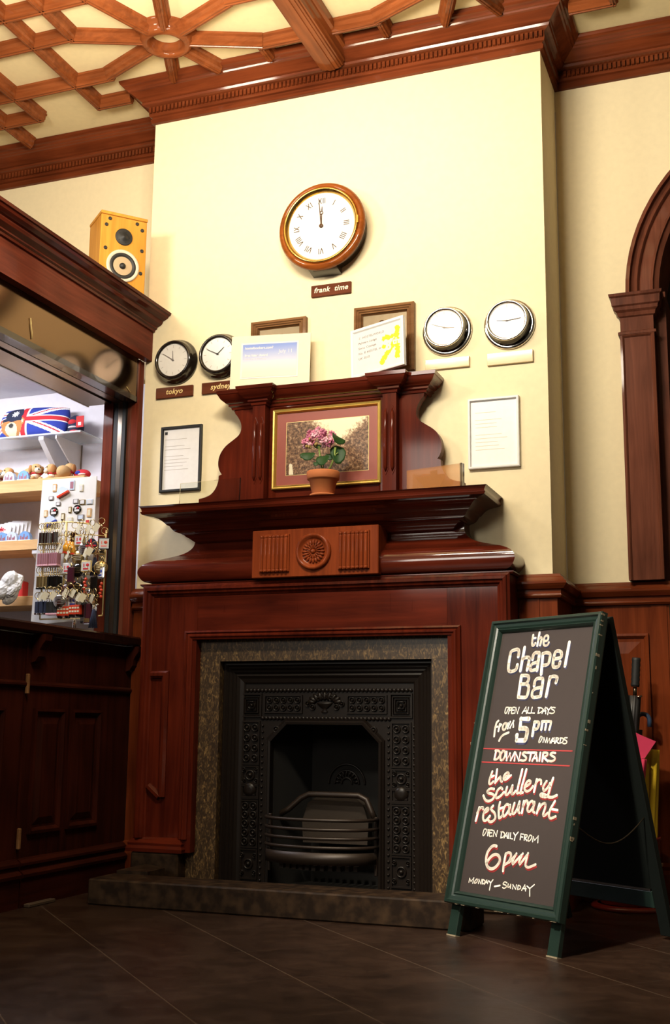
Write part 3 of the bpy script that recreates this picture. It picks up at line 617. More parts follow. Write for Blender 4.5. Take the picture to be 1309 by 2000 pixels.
for cx, sx in ((-2.53, 1), (-1.13, -1)):
    cy = -0.42
    def rb(a, b, c, d): rib(m, cx+sx*a, cy+b, cx+sx*c, cy+d)
    for k in range(8):
        a = (k+0.5)*PI/4
        r1 = 0.443 if abs(math.sin(a)) < 0.5 or math.sin(a) < 0 else 0.32
        rb(0.10*math.cos(a), 0.10*math.sin(a), r1*math.cos(a), r1*math.sin(a))
    rb(-0.405, -0.18, -2.2 if sx == 1 else -1.2, -0.18)
    rb(-0.405, 0.18, -2.2 if sx == 1 else -0.62, 0.18)
    rb(-0.18, -0.41, -2.2, -0.41); rb(0.18, -0.41, 0.64, -0.41)
    rb(-0.43, 0.40, -0.615, 0.40)
    if sx == 1: rb(-0.97, 0.40, -2.2, 0.40)
    rb(0.405, 0.18, 0.64, 0.18); rb(0.405, -0.18, 0.64, -0.18)
    rb(-0.405, -0.18, -0.405, -2.6); rb(-0.615, 0.40, -0.615, -2.6)
    rb(-0.98, 0.40, -0.98, -2.6); rb(-1.20, 0.62, -1.20, -2.6)
    rb(0.405, 0.18, 0.405, 0.285); rb(0.18, -0.41, 0.18, -2.6); rb(-0.18, -0.41, -0.18, -2.6)
    rb(-2.2, -0.93, 0.64, -0.93); rb(-2.2, -1.6, 0.64, -1.6)
    m.lathe([(0.150, 0), (0.146, -0.012), (0.124, -0.022), (0.122, -0.044), (0.112, -0.058), (0.098, -0.064), (0.086, -0.058), (0.080, -0.046), (0.078, -0.020), (0.072, -0.012), (0.070, 0)],
            40, Matrix.Translation((cx, cy, CEIL)))
struct(m, 'trim_2', 'ceiling_wood_x', 'lattice of moulded wooden ribs on the ceiling')
# deep beam running away from the chimney breast
bp = [(-0.085, 3.909), (-0.085, 3.868), (-0.070, 3.862), (-0.066, 3.826), (-0.060, 3.818), (-0.058, 3.800), (-0.050, 3.800), (-0.048, 3.793), (-0.038, 3.793), (-0.036, 3.789),
      (-0.018, 3.789), (-0.016, 3.784), (0.016, 3.784), (0.018, 3.789), (0.036, 3.789), (0.038, 3.793), (0.048, 3.793), (0.050, 3.800), (0.058, 3.800), (0.060, 3.818), (0.066, 3.826), (0.070, 3.862), (0.085, 3.868), (0.085, 3.909)]
struct(MB().prism([(-1.83+a, z) for a, z in bp], 'y', -7.0, -0.062), 'trim_3', 'ceiling_wood_y', 'deep moulded ceiling beam')

# dado rail and wainscot, right of the fireplace and the sliver on its left
DP = [(0, 1.232), (0.016, 1.234), (0.022, 1.242), (0.018, 1.250), (0.018, 1.266), (0.030, 1.270), (0.040, 1.282), (0.046, 1.290), (0.046, 1.298), (0.036, 1.304), (0.030, 1.316), (0.020, 1.322), (0.016, 1.332), (0, 1.334)]
m = MB().sweep([(-0.99, -0.02), (CR+0.02, -0.02), (CR+0.02, RW-0.02), (-0.415, RW-0.02), (-0.415, RW+0.2)], DP)
struct(m, 'trim_4', 'wainscot_x', 'polished dado rail right of the fireplace')
m = MB().sweep([(CL+0.002, -0.02), (-2.68, -0.02)], DP)
struct(m, 'trim_5', 'wainscot_x', 'short dado rail between kiosk and fireplace')
m = MB()
m.box(CL+0.002, -2.672, -0.020, -0.002, 0.0, 1.235)
m.sweep([(CL+0.002, -0.02), (-2.665, -0.02)], [(0, 0.0), (0.022, 0.0), (0.022, 0.135), (0.014, 0.15), (0.018, 0.165), (0.010, 0.185), (0, 0.19)])
struct(m, 'trim_6', 'wainscot_z', 'orange-brown wall boarding between kiosk and fireplace')
m = MB()
m.box(-0.986, CR+0.02, -0.020, -0.002, 0.0, 1.235)
m.box(CR+0.001, CR+0.02, -0.002, RW-0.002, 0.0, 1.235)
y = RW-0.02
m.box(CR+0.02, -0.415, y, RW-0.002, 0.0, 1.235)
def panel(m, x0, x1, z0, z1, y, d=0.012):
    # fielded panel set on a flat board, facing -y
    m.bars([(x0, z0), (x1, z0), (x1, z1), (x0, z1)], [(0, 0), (0.0, 0.012), (0.010, 0.014), (0.018, 0.006), (0.020, 0.0)], wallM(0, 0, y) @ FACE.inverted(), closed=True)
    i, j = 0.035, 0.085
    vs = [(x0+i, y-0.001, z0+i), (x1-i, y-0.001, z0+i), (x1-i, y-0.001, z1-i), (x0+i, y-0.001, z1-i), (x0+j, y-d, z0+j), (x1-j, y-d, z0+j), (x1-j, y-d, z1-j), (x0+j, y-d, z1-j)]
    m.add(vs, [(0, 1, 5, 4), (1, 2, 6, 5), (2, 3, 7, 6), (3, 0, 4, 7), (4, 5, 6, 7)], False)
panel(m, -0.79, -0.505, 0.26, 1.11, y)
m.bars([(-0.905, 0.0), (-0.905, 1.235)], [(-0.004, 0), (-0.004, 0.004), (0.004, 0.004), (0.004, 0)], Matrix.Translation((0, -0.02, 0)))
m.box(-0.49, -0.425, y-0.004, y, 0.0, 1.235)
struct(m, 'trim_7', 'wainscot_z', 'red-brown panelled wainscot right of the fireplace')
m = MB().sweep([(-0.99, -0.02), (CR+0.02, -0.02), (CR+0.02, RW-0.02), (-0.42, RW-0.02)], [(0, 0.0), (0.022, 0.0), (0.022, 0.12), (0.012, 0.135), (0.016, 0.15), (0, 0.17)])
struct(m, 'baseboard_right', 'wainscot_x', 'skirting board below the wainscot')

# arch mouldings, pilaster, capital
def arch_band(m, r0, prof, y):
    n = 40; k = len(prof); vs = []; fs = []
    for i in range(n+1):
        a = PI-PI*i/n
        for o, h in prof:
            r = r0-o
            vs.append((ACX+r*math.cos(a), y-h, ACZ+r*math.sin(a)))
    for i in range(n):
        for j in range(k-1): fs.append((i*k+j, i*k+j+1, (i+1)*k+j+1, (i+1)*k+j))
    m.add(vs, fs, False)
m = MB()
arch_band(m, AR, [(0, 0), (0, 0.045), (0.017, 0.050), (0.019, 0.030), (0.034, 0.022), (0.044, 0.030), (0.050, 0.036), (0.054, 0.030), (0.060, 0.018), (0.066, 0.024), (0.108, 0.028), (0.113, 0.034), (0.119, 0.034), (0.123, 0.020), (0.144, 0.010), (0.146, -0.06), (0.146, -0.33)], RW)
struct(m, 'trim_8', 'arch_wood_z', 'moulded wooden arch at the right edge')
m = MB()
x0, x1, yf = -0.572, -0.424, RW-0.075
m.box(x0, x1, yf, RW-0.002, 1.335, 2.44)
m.bars([(x0, 1.335), (x0, 2.44), (x1, 2.44), (x1, 1.335)], [(0, 0), (0, 0.008), (-0.010, 0.010), (-0.016, 0.004), (-0.018, 0)], Matrix.Translation((0, yf, 0)))
m.box(-0.4235, -0.376, RW-0.012, RW-0.001, 1.335, ACZ); m.box(-0.4010, -0.376, RW-0.0009, RW+0.30, 0.0, ACZ)
CAP = [(0, 2.43), (0.012, 2.434), (0.012, 2.446), (0.002, 2.452), (0.002, 2.515), (0.010, 2.520), (0.014, 2.536), (0.024, 2.545), (0.026, 2.560), (0.034, 2.566), (0.036, 2.600), (0.044, 2.606), (0.046, 2.618), (0, 2.622)]
m.sweep([(x0+0.004, RW-0.002), (x0+0.004, yf), (x1-0.004, yf), (x1-0.004, RW-0.002)], CAP)
struct(m, 'trim_9', 'arch_wood_z', 'panelled pilaster with capital under the arch')

# ------------------------------------------------------------------ the shop kiosk on the left
KX, KY0, KY1 = -2.822, -2.35, -0.002
kiosk = thing('shop_kiosk', 'dark wooden shop kiosk with lit serving hatch at the left edge', 'kiosk', (-3.4, -1.1, 0))
m = MB()
m.box(KX-0.03, KX, KY0, KY1, 0.14, 1.06)
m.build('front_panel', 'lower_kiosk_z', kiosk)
YZ = Matrix(((0,-1,0,0),(1,0,0,0),(0,0,1,0),(0,0,0,1)))     # local x -> world y, local -y -> world +x
def kface(x): return Matrix.Translation((x, 0, 0)) @ YZ
for (a, b) in ((-0.765, -0.545), (-0.495, -0.262), (-1.20, -0.96), (-1.46, -1.25)):
    m = MB()
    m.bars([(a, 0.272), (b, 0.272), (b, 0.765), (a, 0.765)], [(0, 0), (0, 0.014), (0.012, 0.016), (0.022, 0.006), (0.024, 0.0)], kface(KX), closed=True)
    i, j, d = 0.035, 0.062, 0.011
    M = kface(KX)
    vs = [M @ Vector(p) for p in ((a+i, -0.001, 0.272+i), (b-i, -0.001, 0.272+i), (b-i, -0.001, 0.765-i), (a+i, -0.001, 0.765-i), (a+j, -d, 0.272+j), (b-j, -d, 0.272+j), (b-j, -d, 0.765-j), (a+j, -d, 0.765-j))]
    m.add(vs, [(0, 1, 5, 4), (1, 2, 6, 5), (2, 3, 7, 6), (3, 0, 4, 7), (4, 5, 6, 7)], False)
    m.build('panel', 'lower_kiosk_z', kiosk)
MP = [(0, 0.845), (0.010, 0.847), (0.016, 0.855), (0.016, 0.863), (0.008, 0.871), (0, 0.873)]
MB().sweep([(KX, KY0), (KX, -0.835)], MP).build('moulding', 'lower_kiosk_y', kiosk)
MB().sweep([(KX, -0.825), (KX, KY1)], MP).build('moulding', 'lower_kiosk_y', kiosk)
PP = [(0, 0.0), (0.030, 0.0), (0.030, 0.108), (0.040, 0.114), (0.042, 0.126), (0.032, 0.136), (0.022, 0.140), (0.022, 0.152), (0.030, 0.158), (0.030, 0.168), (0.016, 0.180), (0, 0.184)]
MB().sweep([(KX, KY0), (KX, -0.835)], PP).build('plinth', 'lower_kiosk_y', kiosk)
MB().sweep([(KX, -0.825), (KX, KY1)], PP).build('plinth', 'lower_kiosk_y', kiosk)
MB().box(KX+0.0005, KX+0.006, -0.835, -0.825, 0.18, 1.05).build('door_gap_strip', 'lower_kiosk_z', kiosk)
for z in (0.86, 0.26):
    MB().box(KX+0.006, KX+0.020, -0.838, -0.822, z-0.04, z+0.04, 0.003).build('hinge', 'box_wood', kiosk)
m = MB()
m.box(-3.16, -2.768, KY0, KY1, 1.062, 1.105, 0.008)
m.build('counter_top', 'dark_counter', kiosk)
for y0, y1 in ((-0.80, -0.755), (-0.060, -0.012)):
    pr = [(KX+0.001, 1.060), (KX+0.068, 1.060), (KX+0.066, 1.035), (KX+0.052, 1.018), (KX+0.040, 0.998), (KX+0.036, 0.972), (KX+0.022, 0.952), (KX+0.001, 0.945)]
    MB().prism(pr, 'y', y0, y1).build('corbel', 'lower_kiosk_z', kiosk)
MB().box(KX-0.028, KX, -0.056, KY1, 1.106, 2.452).build('post', 'kiosk_wood_z', kiosk)
m = MB().bars([(-0.056, 1.106), (-0.056, 2.45)], [(0, 0), (0, 0.006), (-0.008, 0.008), (-0.014, 0.004), (-0.016, 0)], kface(KX)); m.build('post_bead', 'kiosk_wood_z', kiosk)
MB().box(-2.873, -2.852, -0.054, KY1, 1.106, 2.262).build('jamb_strip', 'arch_wood_z', kiosk)
MB().box(-2.893, -2.876, -0.066, KY1, 1.106, 2.262).build('track_channel', 'black_matt', kiosk)
MB().box(-2.926, -2.896, -0.058, KY1, 1.106, 2.262, 0.004).build('track_channel', 'dull_metal', kiosk)
MB().box(-2.952, -2.929, -0.050, KY1, 1.106, 2.262).build('track_channel', 'black_matt', kiosk)
MB().box(-3.006, -2.955, -0.054, KY1, 1.106, 2.262).build('inner_post', 'kiosk_wood_z', kiosk)
MB().box(-2.880, KX, KY0, -0.0565, 2.236, 2.262).build('transom_rail', 'clock_box', kiosk)
MB().box(-2.935, -2.890, KY0, -0.0665, 2.238, 2.262).build('track_rail', 'dull_metal', kiosk)
MB().box(-2.958, -2.937, KY0, -0.0665, 2.246, 2.262).build('track_rail', 'black_matt', kiosk)
MB().box(-3.090, -2.960, KY0, -0.0665, 2.238, 2.262).build('track_rail', 'dull_metal', kiosk)
MB().box(-2.831, -2.8235, KY0, -0.0565, 2.263, 2.470).build('transom_glass', 'transom_mirror', kiosk)
MB().tube([(-2.819, -0.94, 2.36), (-2.819, -0.935, 2.33), (-2.819, -0.925, 2.30), (-2.820, -0.92, 2.275)], 0.0022, 6).build('loose_wire', 'pale_gold', kiosk)
MB().tube([(-2.8205, -0.16, 2.285), (-2.8205, -0.125, 2.268)], 0.0015, 6).build('loose_wire', 'pale_gold', kiosk)
m = MB()
m.box(-2.822, -2.780, KY0, KY1, 2.455, 2.640); m.box(-2.85, -2.8221, KY0, KY1, 2.474, 2.640)
m.build('fascia', 'kiosk_wood_y', kiosk)
KP = [(0, 2.600), (0.010, 2.602), (0.012, 2.612), (0.022, 2.617), (0.022, 2.624), (0.030, 2.628), (0.046, 2.636), (0.052, 2.646), (0.052, 2.652), (0.062, 2.656), (0.080, 2.666), (0.086, 2.676), (0.094, 2.678), (0.098, 2.690), (0, 2.690)]
MB().sweep([(-2.780, KY0), (-2.780, KY1)], KP).build('cornice', 'mahogany_y', kiosk)  # darker wood stands in for shade in the moulding's grooves
MB().box(-4.74, -2.782, KY0, KY1, 2.662, 2.690).build('roof', 'kiosk_wood_y', kiosk)
MB().box(-4.74, -3.02, KY0, LW-0.0222, 2.4605, 2.490).build('soffit', 'white_wall', kiosk)
MB().box(-3.10, -3.091, KY0, -0.056, 2.236, 2.468).build('inner_lining', 'white_wall', kiosk)
MB().box(-4.76, -4.74, KY0, LW-0.025, 0.0, 2.69).build('side_wall', 'white_wall', kiosk)
MB().box(-4.74, KX, KY0-0.03, KY0, 0.0, 2.69).build('end_wall', 'kiosk_wood_z', kiosk)
tag(MB().box(-2.792, -2.764, -0.80, -0.62, 0.0, 0.014, 0.003).build('threshold_strip', 'threshold'), 'thin worn wooden strip lying on the floor along the kiosk foot', 'floor strip')

# shelves inside the kiosk, each with its bracket
SY = LW-0.024
def shelf(name, z, th, mat, label, y0, x1):
    return tag(MB().box(-4.6, x1, y0, SY, z-th, z, 0.003).build(name, mat), label, 'shelf')
shelf('wooden_shelf', 1.935, 0.066, 'shelf_wood', 'pale wooden shelf under the plush dogs in the kiosk', 0.10, -3.20)
shelf('wooden_shelf', 1.620, 0.052, 'shelf_wood', 'pale wooden shelf under the greeting cards and blue domes', 0.10, -3.20)
shelf('wooden_shelf', 1.334, 0.050, 'shelf_wood', 'lowest pale wooden shelf, under the crumpled white wrapping', 0.10, -3.20)
shelf('glass_shelf', 2.172, 0.012, 'shelf_glass', 'glass shelf under the flag cushion', 0.10, -3.235)
def bracket(x, zt, drop, w, label):
    t = thing('shelf_bracket', label, 'bracket', (x, SY, zt-drop))
    pr = [(SY-0.002, zt-0.001), (0.105, zt-0.001), (0.105, zt-0.018), (SY-0.03, zt-drop), (SY-0.002, zt-drop)]
    MB().prism(pr, 'x', x-w/2, x+w/2).build('arm', 'white_metal', t)
    MB().box(x-w/2-0.006, x+w/2+0.006, SY-0.0019, SY-0.0002, zt-drop-0.02, zt-0.001).build('wall_plate', 'dull_metal', t)
bracket(-3.475, 2.158, 0.205, 0.030, 'sloping white metal bracket under the glass shelf')
bracket(-3.385, 2.158, 0.165, 0.008, 'thin grey bracket under the right end of the glass shelf')
bracket(-3.475, 1.567, 0.17, 0.030, 'sloping white metal bracket under the middle wooden shelf')
# ------------------------------------------------------------------ fireplace with overmantel
CX = -1.83
fp = thing('fireplace', 'tall polished mahogany fireplace with scrolled overmantel against the chimney breast', 'fireplace', (CX, -0.1, 0))
SL, SR, YF = -2.672, -0.988, -0.172
OL, OR_, OT = -2.452, -1.200, 1.112
m = MB(); m.box(SL, -2.40, YF, -0.022, 0.165, 1.325)
m.bars([(-2.40, 1.125), (-2.40, 1.27)], [(-0.001, 0), (-0.001, 0.0015), (0.001, 0.0015), (0.001, 0)], Matrix.Translation((0, YF, 0)))
m.build('jamb', 'mahogany_z', fp)
MB().box(-1.252, SR, YF, -0.022, 0.165, 1.325).build('jamb', 'mahogany_z', fp)
m = MB(); m.box(-2.399, -1.253, YF, -0.022, OT, 1.325)
for x, z, l in ((-2.27, 1.215, .018), (-1.92, 1.212, .02), (-1.50, 1.218, .035), (-1.405, 1.20, .02)):
    m.box(x-0.002, x+0.002, YF-0.0012, YF+0.001, z-l, z+l)
m.build('lintel', 'mahogany_x', fp)
# fill behind the jambs' inner edges (the boards stop at the opening)
EP = [(0, 0), (0, 0.012), (-0.010, 0.016), (-0.014, 0.024), (-0.026, 0.026), (-0.030, 0.018), (-0.040, 0.016), (-0.046, 0.006), (-0.052, 0.004), (-0.054, 0)]
MB().bars([(SL, 0.22), (SL, 1.325), (SR, 1.325), (SR, 0.22)], EP, Matrix.Translation((0, YF, 0))).build('outer_moulding', 'mahogany_z', fp)
IP = [(0.004, -0.06), (0.004, 0.0), (0.004, 0.010), (-0.004, 0.014), (-0.010, 0.008), (-0.016, 0.014), (-0.022, 0.014), (-0.028, 0.008), (-0.034, 0.006), (-0.036, 0)]
MB().bars([(OR_, 0.22), (OR_, OT), (OL, OT), (OL, 0.22)], [(-a, b) for a, b in IP], Matrix.Translation((0, YF, 0))).build('opening_moulding', 'mahogany_z', fp)
# foot blocks and stone plinths
for a, b in ((SL+0.004, OL-0.004), (OR_+0.004, SR-0.004)):
    MB().sweep([(a, -0.03), (a, YF), (b, YF), (b, -0.03)], [(0, 0.163), (0.030, 0.163), (0.032, 0.178), (0.024, 0.190), (0.026, 0.200), (0.012, 0.216), (0.006, 0.222), (0, 0.224)]).build('foot_moulding', 'mahogany_x', fp)
    MB().box(a-0.008, b+0.012, YF-0.028, -0.022, 0.001, 0.163, 0.008).build('plinth', 'hearth_stone', fp)
# the surviving length of panel moulding on the left jamb
BP = [(-0.016, 0), (-0.016, 0.012), (-0.006, 0.020), (0.006, 0.020), (0.016, 0.008), (0.016, 0)]
MB().bars([(-2.615, 0.925), (-2.545, 0.925), (-2.545, 0.395)], BP, Matrix.Translation((0, YF, 0))).build('panel_moulding', 'mahogany_z', fp)
MB().bars([(-2.612, 0.440), (-2.555, 0.395)], BP, Matrix.Translation((0, YF, 0))).build('panel_moulding', 'mahogany_z', fp)

# swelling frieze: profile swells by different amounts at front and ends
def swell(m, x0, x1, yf, sx, sy, prof):
    k = len(prof); vs = []; fs = []
    for o, z in prof:
        vs += [(x0-o*sx, -0.002, z), (x0-o*sx, yf-o*sy, z), (x1+o*sx, yf-o*sy, z), (x1+o*sx, -0.002, z)]
    for j in range(k-1):
        for i in range(3): fs.append((4*j+i, 4*j+i+1, 4*j+5+i, 4*j+4+i))
    fs.append((0, 3, 2, 1)); n = 4*(k-1); fs.append((n, n+1, n+2, n+3))
    m.add(vs, fs, False)
    return m
def cat(pts, n=5):
    out = []
    for i in range(len(pts)-1):
        p0 = Vector(pts[max(i-1, 0)]); p1 = Vector(pts[i]); p2 = Vector(pts[i+1]); p3 = Vector(pts[min(i+2, len(pts)-1)])
        for t in range(n):
            t /= n
            q = 0.5*((2*p1)+(-p0+p2)*t+(2*p0-5*p1+4*p2-p3)*t*t+(-p0+3*p1-3*p2+p3)*t**3)
            out.append((q.x, q.y))
    return out+[tuple(pts[-1])]
sw = cat([(0.72, 1.334), (0.90, 1.345), (1.0, 1.380), (0.95, 1.412), (0.78, 1.434), (0.50, 1.452), (0.24, 1.470), (0.08, 1.493), (0.01, 1.520), (0.0, 1.555)])
o = swell(MB(), -2.462, -1.198, -0.095, 0.235, 0.105, sw).build('frieze', 'varnish_x', fp)
for p in o.data.polygons: p.use_smooth = abs(p.normal.z) < 0.999 and len(p.vertices) == 4
o.data.set_sharp_from_angle(angle=0.6) if hasattr(o.data, 'set_sharp_from_angle') else None
MB().sweep([(SL-0.002, -0.023), (SL-0.002, YF), (SR+0.002, YF), (SR+0.002, -0.023)], [(0, 1.318), (0.008, 1.320), (0.014, 1.327), (0.014, 1.331), (0, 1.3335)]).build('necking', 'mahogany_x', fp)
SHP = [(0, 1.520), (0.010, 1.522), (0.024, 1.527), (0.040, 1.540), (0.052, 1.547), (0.058, 1.554), (0.064, 1.556)]+cat([(0.070, 1.560), (0.088, 1.566), (0.100, 1.578), (0.108, 1.590)], 3)+[(0.116, 1.593), (0.122, 1.600)]+cat([(0.126, 1.604), (0.140, 1.616), (0.160, 1.624), (0.182, 1.628)], 3)+[(0.200, 1.632), (0.206, 1.642), (0.200, 1.645), (0.202, 1.655), (0.206, 1.662), (0.212, 1.668), (0, 1.669)]
MB().sweep([(-2.432, -0.002), (-2.432, -0.095), (-1.262, -0.095), (-1.262, -0.002)], SHP).build('mantel_shelf', 'varnish_x', fp)
MB().box(-2.43, -1.264, -0.094, -0.002, 1.53, 1.6685).build('shelf_core', 'mahogany_x', fp)
rp = MB().box(-2.116, -1.535, -0.222, -0.095, 1.334, 1.543, 0.003).build('rosette_panel', 'rosette_wood', fp)
for x in (-2.008, -1.643):
    m = MB().box(x-0.070, x+0.070, -0.232, -0.2221, 1.357, 1.522, 0.002)
    for k in range(7):
        xx = x-0.057+k*0.019
        m.tube([(xx, -0.232, 1.364), (xx, -0.233, 1.372), (xx, -0.233, 1.500), (xx, -0.232, 1.510)], [0.006, 0.0075, 0.0075, 0.006], 8)
        m.ball((xx, -0.233, 1.364), 0.0085, 8, 6); m.ball((xx, -0.233, 1.511), 0.0085, 8, 6)
    m.build('fluted_block', 'rosette_wood', rp)
m = MB(); RM = wallM(-1.826, 1.440, -0.222)
m.lathe([(0.080, 0), (0.080, 0.010), (0.074, 0.018), (0.066, 0.016), (0.060, 0.006), (0.052, 0.003), (0.001, 0.003)], 48, RM)
for ring, n, r, L, w in ((0, 20, 0.040, 0.013, 0.0062), (1, 16, 0.024, 0.015, 0.0044)):
    for k in range(n):
        a = 2*PI*k/n
        m.ball(RM @ Vector((r*math.cos(a), r*math.sin(a), 0.006)), (L, w, 0.006), 8, 6, (Matrix(((1,0,0),(0,0,-1),(0,1,0))) @ Matrix.Rotation(a, 3, 'Z')))
m.ball(RM @ Vector((0, 0, 0.006)), 0.011, 12, 8)
m.build('rosette', 'rosette_wood', rp)

# marble slips
ML_, MR_, MT_ = -2.302, -1.333, 0.983
YM = -0.128
m = MB(); m.box(-2.49, ML_, YM, -0.023, 0.02, MT_); m.build('marble_slip', 'brown_marble', fp)
m = MB(); m.box(MR_, -1.16, YM, -0.023, 0.02, MT_); m.build('marble_slip', 'brown_marble', fp)
m = MB(); m.box(-2.49, -1.16, YM, -0.023, MT_+0.0005, 1.20); m.build('marble_header', 'brown_marble', fp)

# overmantel
half = cat([(-0.462, 2.16), (-0.454, 2.128), (-0.440, 2.110), (-0.423, 2.078), (-0.421, 2.045), (-0.434, 2.020), (-0.461, 2.000), (-0.500, 1.972), (-0.526, 1.935), (-0.534, 1.895), (-0.527, 1.862), (-0.514, 1.842)], 4)
foot = [(-0.529, 1.836)]+cat([(-0.530, 1.812), (-0.542, 1.780), (-0.566, 1.752), (-0.600, 1.738), (-0.628, 1.733)], 3)+[(-0.628, 1.670)]
L = half+foot
poly = [(CX+x, z) for x, z in L]+[(CX-x, z) for x, z in L[::-1]]
YO = -0.082
m = MB()
# two wings and a middle board, cut to the scroll outline
m.prism([(CX+x, z) for x, z in L]+[(CX-0.33, 1.670), (CX-0.33, 2.16)], 'y', YO, YO+0.040); m.build('scrolled_wing', 'mahogany_z', fp)
MB().prism([(CX-x, z) for x, z in L]+[(CX+0.33, 1.670), (CX+0.33, 2.16)], 'y', YO, YO+0.040).build('scrolled_wing', 'mahogany_z', fp)
MB().box(CX-0.329, CX+0.329, YO+0.012, -0.003, 1.670, 2.17).build('back_board', 'mahogany_x', fp)
m = MB().frame(0.555, 0.480, [(0, 0), (0, 0.010), (0.020, 0.012), (0.026, 0.006), (0.032, 0.0)], Matrix.Translation((CX-0.2775, YO+0.012, 1.675)))
m.build('panel_moulding', 'mahogany_x', fp)
for sx in (-1, 1):
    x = CX+sx*0.312
    m = MB().box(x-0.031, x+0.031, -0.128, YO+0.011, 1.670, 2.158)
    for dx in (-0.0155, 0.0155):
        w = 0.0115
        pr = [(x+dx-w, 1.80), (x+dx, 1.775), (x+dx+w, 1.80), (x+dx+w, 2.055), (x+dx, 2.085), (x+dx-w, 2.055)]
        m.prism(pr, 'y', -0.131, -0.1285)
        m.tube([(x+dx, -0.129, 1.79), (x+dx, -0.135, 1.81), (x+dx, -0.135, 2.045), (x+dx, -0.129, 2.07)], [0.003, 0.0085, 0.0085, 0.003], 10)
    m.build('pilaster', 'mahogany_z', fp)
OC = [(0, 2.140), (0.006, 2.142), (0.008, 2.152), (0.018, 2.157), (0.018, 2.165), (0.028, 2.170)]+cat([(0.032, 2.174), (0.046, 2.186), (0.056, 2.204)], 3)+[(0.060, 2.207), (0.062, 2.222), (0, 2.224)]
h = 0.462
MB().sweep([(CX-h, -0.003), (CX-h, YO), (CX-0.343, YO), (CX-0.343, -0.128), (CX-0.281, -0.128), (CX-0.281, YO), (CX+0.281, YO), (CX+0.281, -0.128), (CX+0.343, -0.128), (CX+0.343, YO), (CX+h, YO), (CX+h, -0.003)], OC).build('cornice', 'varnish_x', fp)
MB().box(CX-h, CX+h, YO, -0.003, 2.172, 2.2235).build('top_board', 'mahogany_x', fp)
for sx in (-1, 1): MB().box(CX+sx*0.312-0.031, CX+sx*0.312+0.031, -0.128, YO, 2.16, 2.2235).build('cap_block', 'mahogany_x', fp)

# ------------------------------------------------------------------ cast-iron insert
ci = thing('cast_iron_insert', 'black ornate cast-iron fireplace insert inside the brown marble slips', 'fireplace insert', (CX, -0.05, 0))
A, B, T0 = ML_+0.002, MR_-0.002, MT_-0.002
YI = -0.060
m = MB().bars([(A, 0.03), (A, T0), (B, T0), (B, 0.03)], [(0, -0.02), (0, 0.012), (-0.012, 0.014), (-0.020, 0.004), (-0.028, 0.008), (-0.036, 0.0), (-0.044, 0.004), (-0.052, -0.004), (-0.060, 0.0), (-0.072, -0.008), (-0.088, -0.012), (-0.094, -0.016)], Matrix.Translation((0, YI-0.02, 0)))
m.build('outer_frame', 'black_iron', ci)
OPL, OPR, OPT = -2.078, -1.582, 0.712
plate = [(A+0.085, 0.03), (A+0.085, 0.895), (B-0.085, 0.895), (B-0.085, 0.03), (OPR, 0.03), (OPR, 0.638), (OPR-0.075, OPT), (OPL+0.075, OPT), (OPL, 0.638), (OPL, 0.03)]
MB().prism(plate, 'y', YI, YI+0.03).build('face_plate', 'black_iron', ci)
MB().bars([(OPL, 0.03), (OPL, 0.638), (OPL+0.075, OPT), (OPR-0.075, OPT), (OPR, 0.638), (OPR, 0.03)], [(0, 0), (0, 0.012), (0.010, 0.014), (0.016, 0.006), (0.022, 0.008), (0.026, 0)], Matrix.Translation((0, YI, 0))).build('opening_bead', 'black_iron', ci)
def scroll(m, x, z, r, y=YI):
    M = wallM(x, z, y)
    m.lathe([(r, 0), (r*0.92, 0.008), (r*0.72, 0.008), (r*0.62, 0.001)], 16, M)
    m.lathe([(r*0.42, 0), (r*0.34, 0.009), (0.001, 0.011)], 12, M)
def rowring(m, x0, x1, z0, z1, r):
    nx = max(1, round((x1-x0)/(2*r))); nz = max(1, round((z1-z0)/(2*r)))
    for i in range(nx):
        for j in range(nz): scroll(m, x0+(i+0.5)*(x1-x0)/nx, z0+(j+0.5)*(z1-z0)/nz, r*0.92)
def edging(m, x0, x1, z0, z1):
    m.bars([(x0, z0), (x1, z0), (x1, z1), (x0, z1)], [(-0.003, 0), (-0.003, 0.009), (0.003, 0.009), (0.003, 0)], Matrix.Translation((0, YI, 0)), closed=True)
def rope(m, x0, x1, z, n):
    for i in range(n):
        x = x0+(i+0.5)*(x1-x0)/n
        m.ball((x, YI-0.003, z), ((x1-x0)/n*0.62, 0.006, 0.008), 8, 5, Matrix.Rotation(0.7, 3, 'Y'))
# frieze
m = MB(); edging(m, -2.110, -1.935, 0.762, 0.835); rowring(m, -2.105, -1.940, 0.766, 0.832, 0.0165); m.build('frieze_relief', 'black_iron', ci)
m = MB(); edging(m, -1.725, -1.550, 0.762, 0.835); rowring(m, -1.720, -1.555, 0.766, 0.832, 0.0165); m.build('frieze_relief', 'black_iron', ci)
m = MB(); rope(m, -2.225, -1.435, 0.858, 44); m.build('rope_border', 'black_iron', ci)
m = MB(); rope(m, -2.130, -1.530, 0.738, 34); m.build('rope_border', 'black_iron', ci)
m = MB()          # bowl of flowers in the middle
m.lathe([(0.012, -0.02), (0.016, -0.015), (0.006, -0.006), (0.018, 0.002), (0.034, 0.016), (0.038, 0.024), (0.001, 0.024)], 18, Matrix.Translation((CX, YI-0.002, 0.782)) @ Matrix.Diagonal((1, 0.35, 1, 1)))
for a in range(9):
    t = PI*(a+0.5)/9
    p = (CX+0.062*math.cos(t), YI-0.004, 0.803+0.030*math.sin(t))
    m.ball(p, (0.020, 0.007, 0.010), 8, 6, Matrix.Rotation(-t, 3, 'Y'))
for dx, dz in ((-0.078, 0.80), (0.078, 0.80), (-0.055, 0.786), (0.055, 0.786), (-0.03, 0.826), (0.03, 0.826), (0, 0.832)): scroll(m, CX+dx, dz, 0.014)
m.build('flower_bowl_relief', 'black_iron', ci)
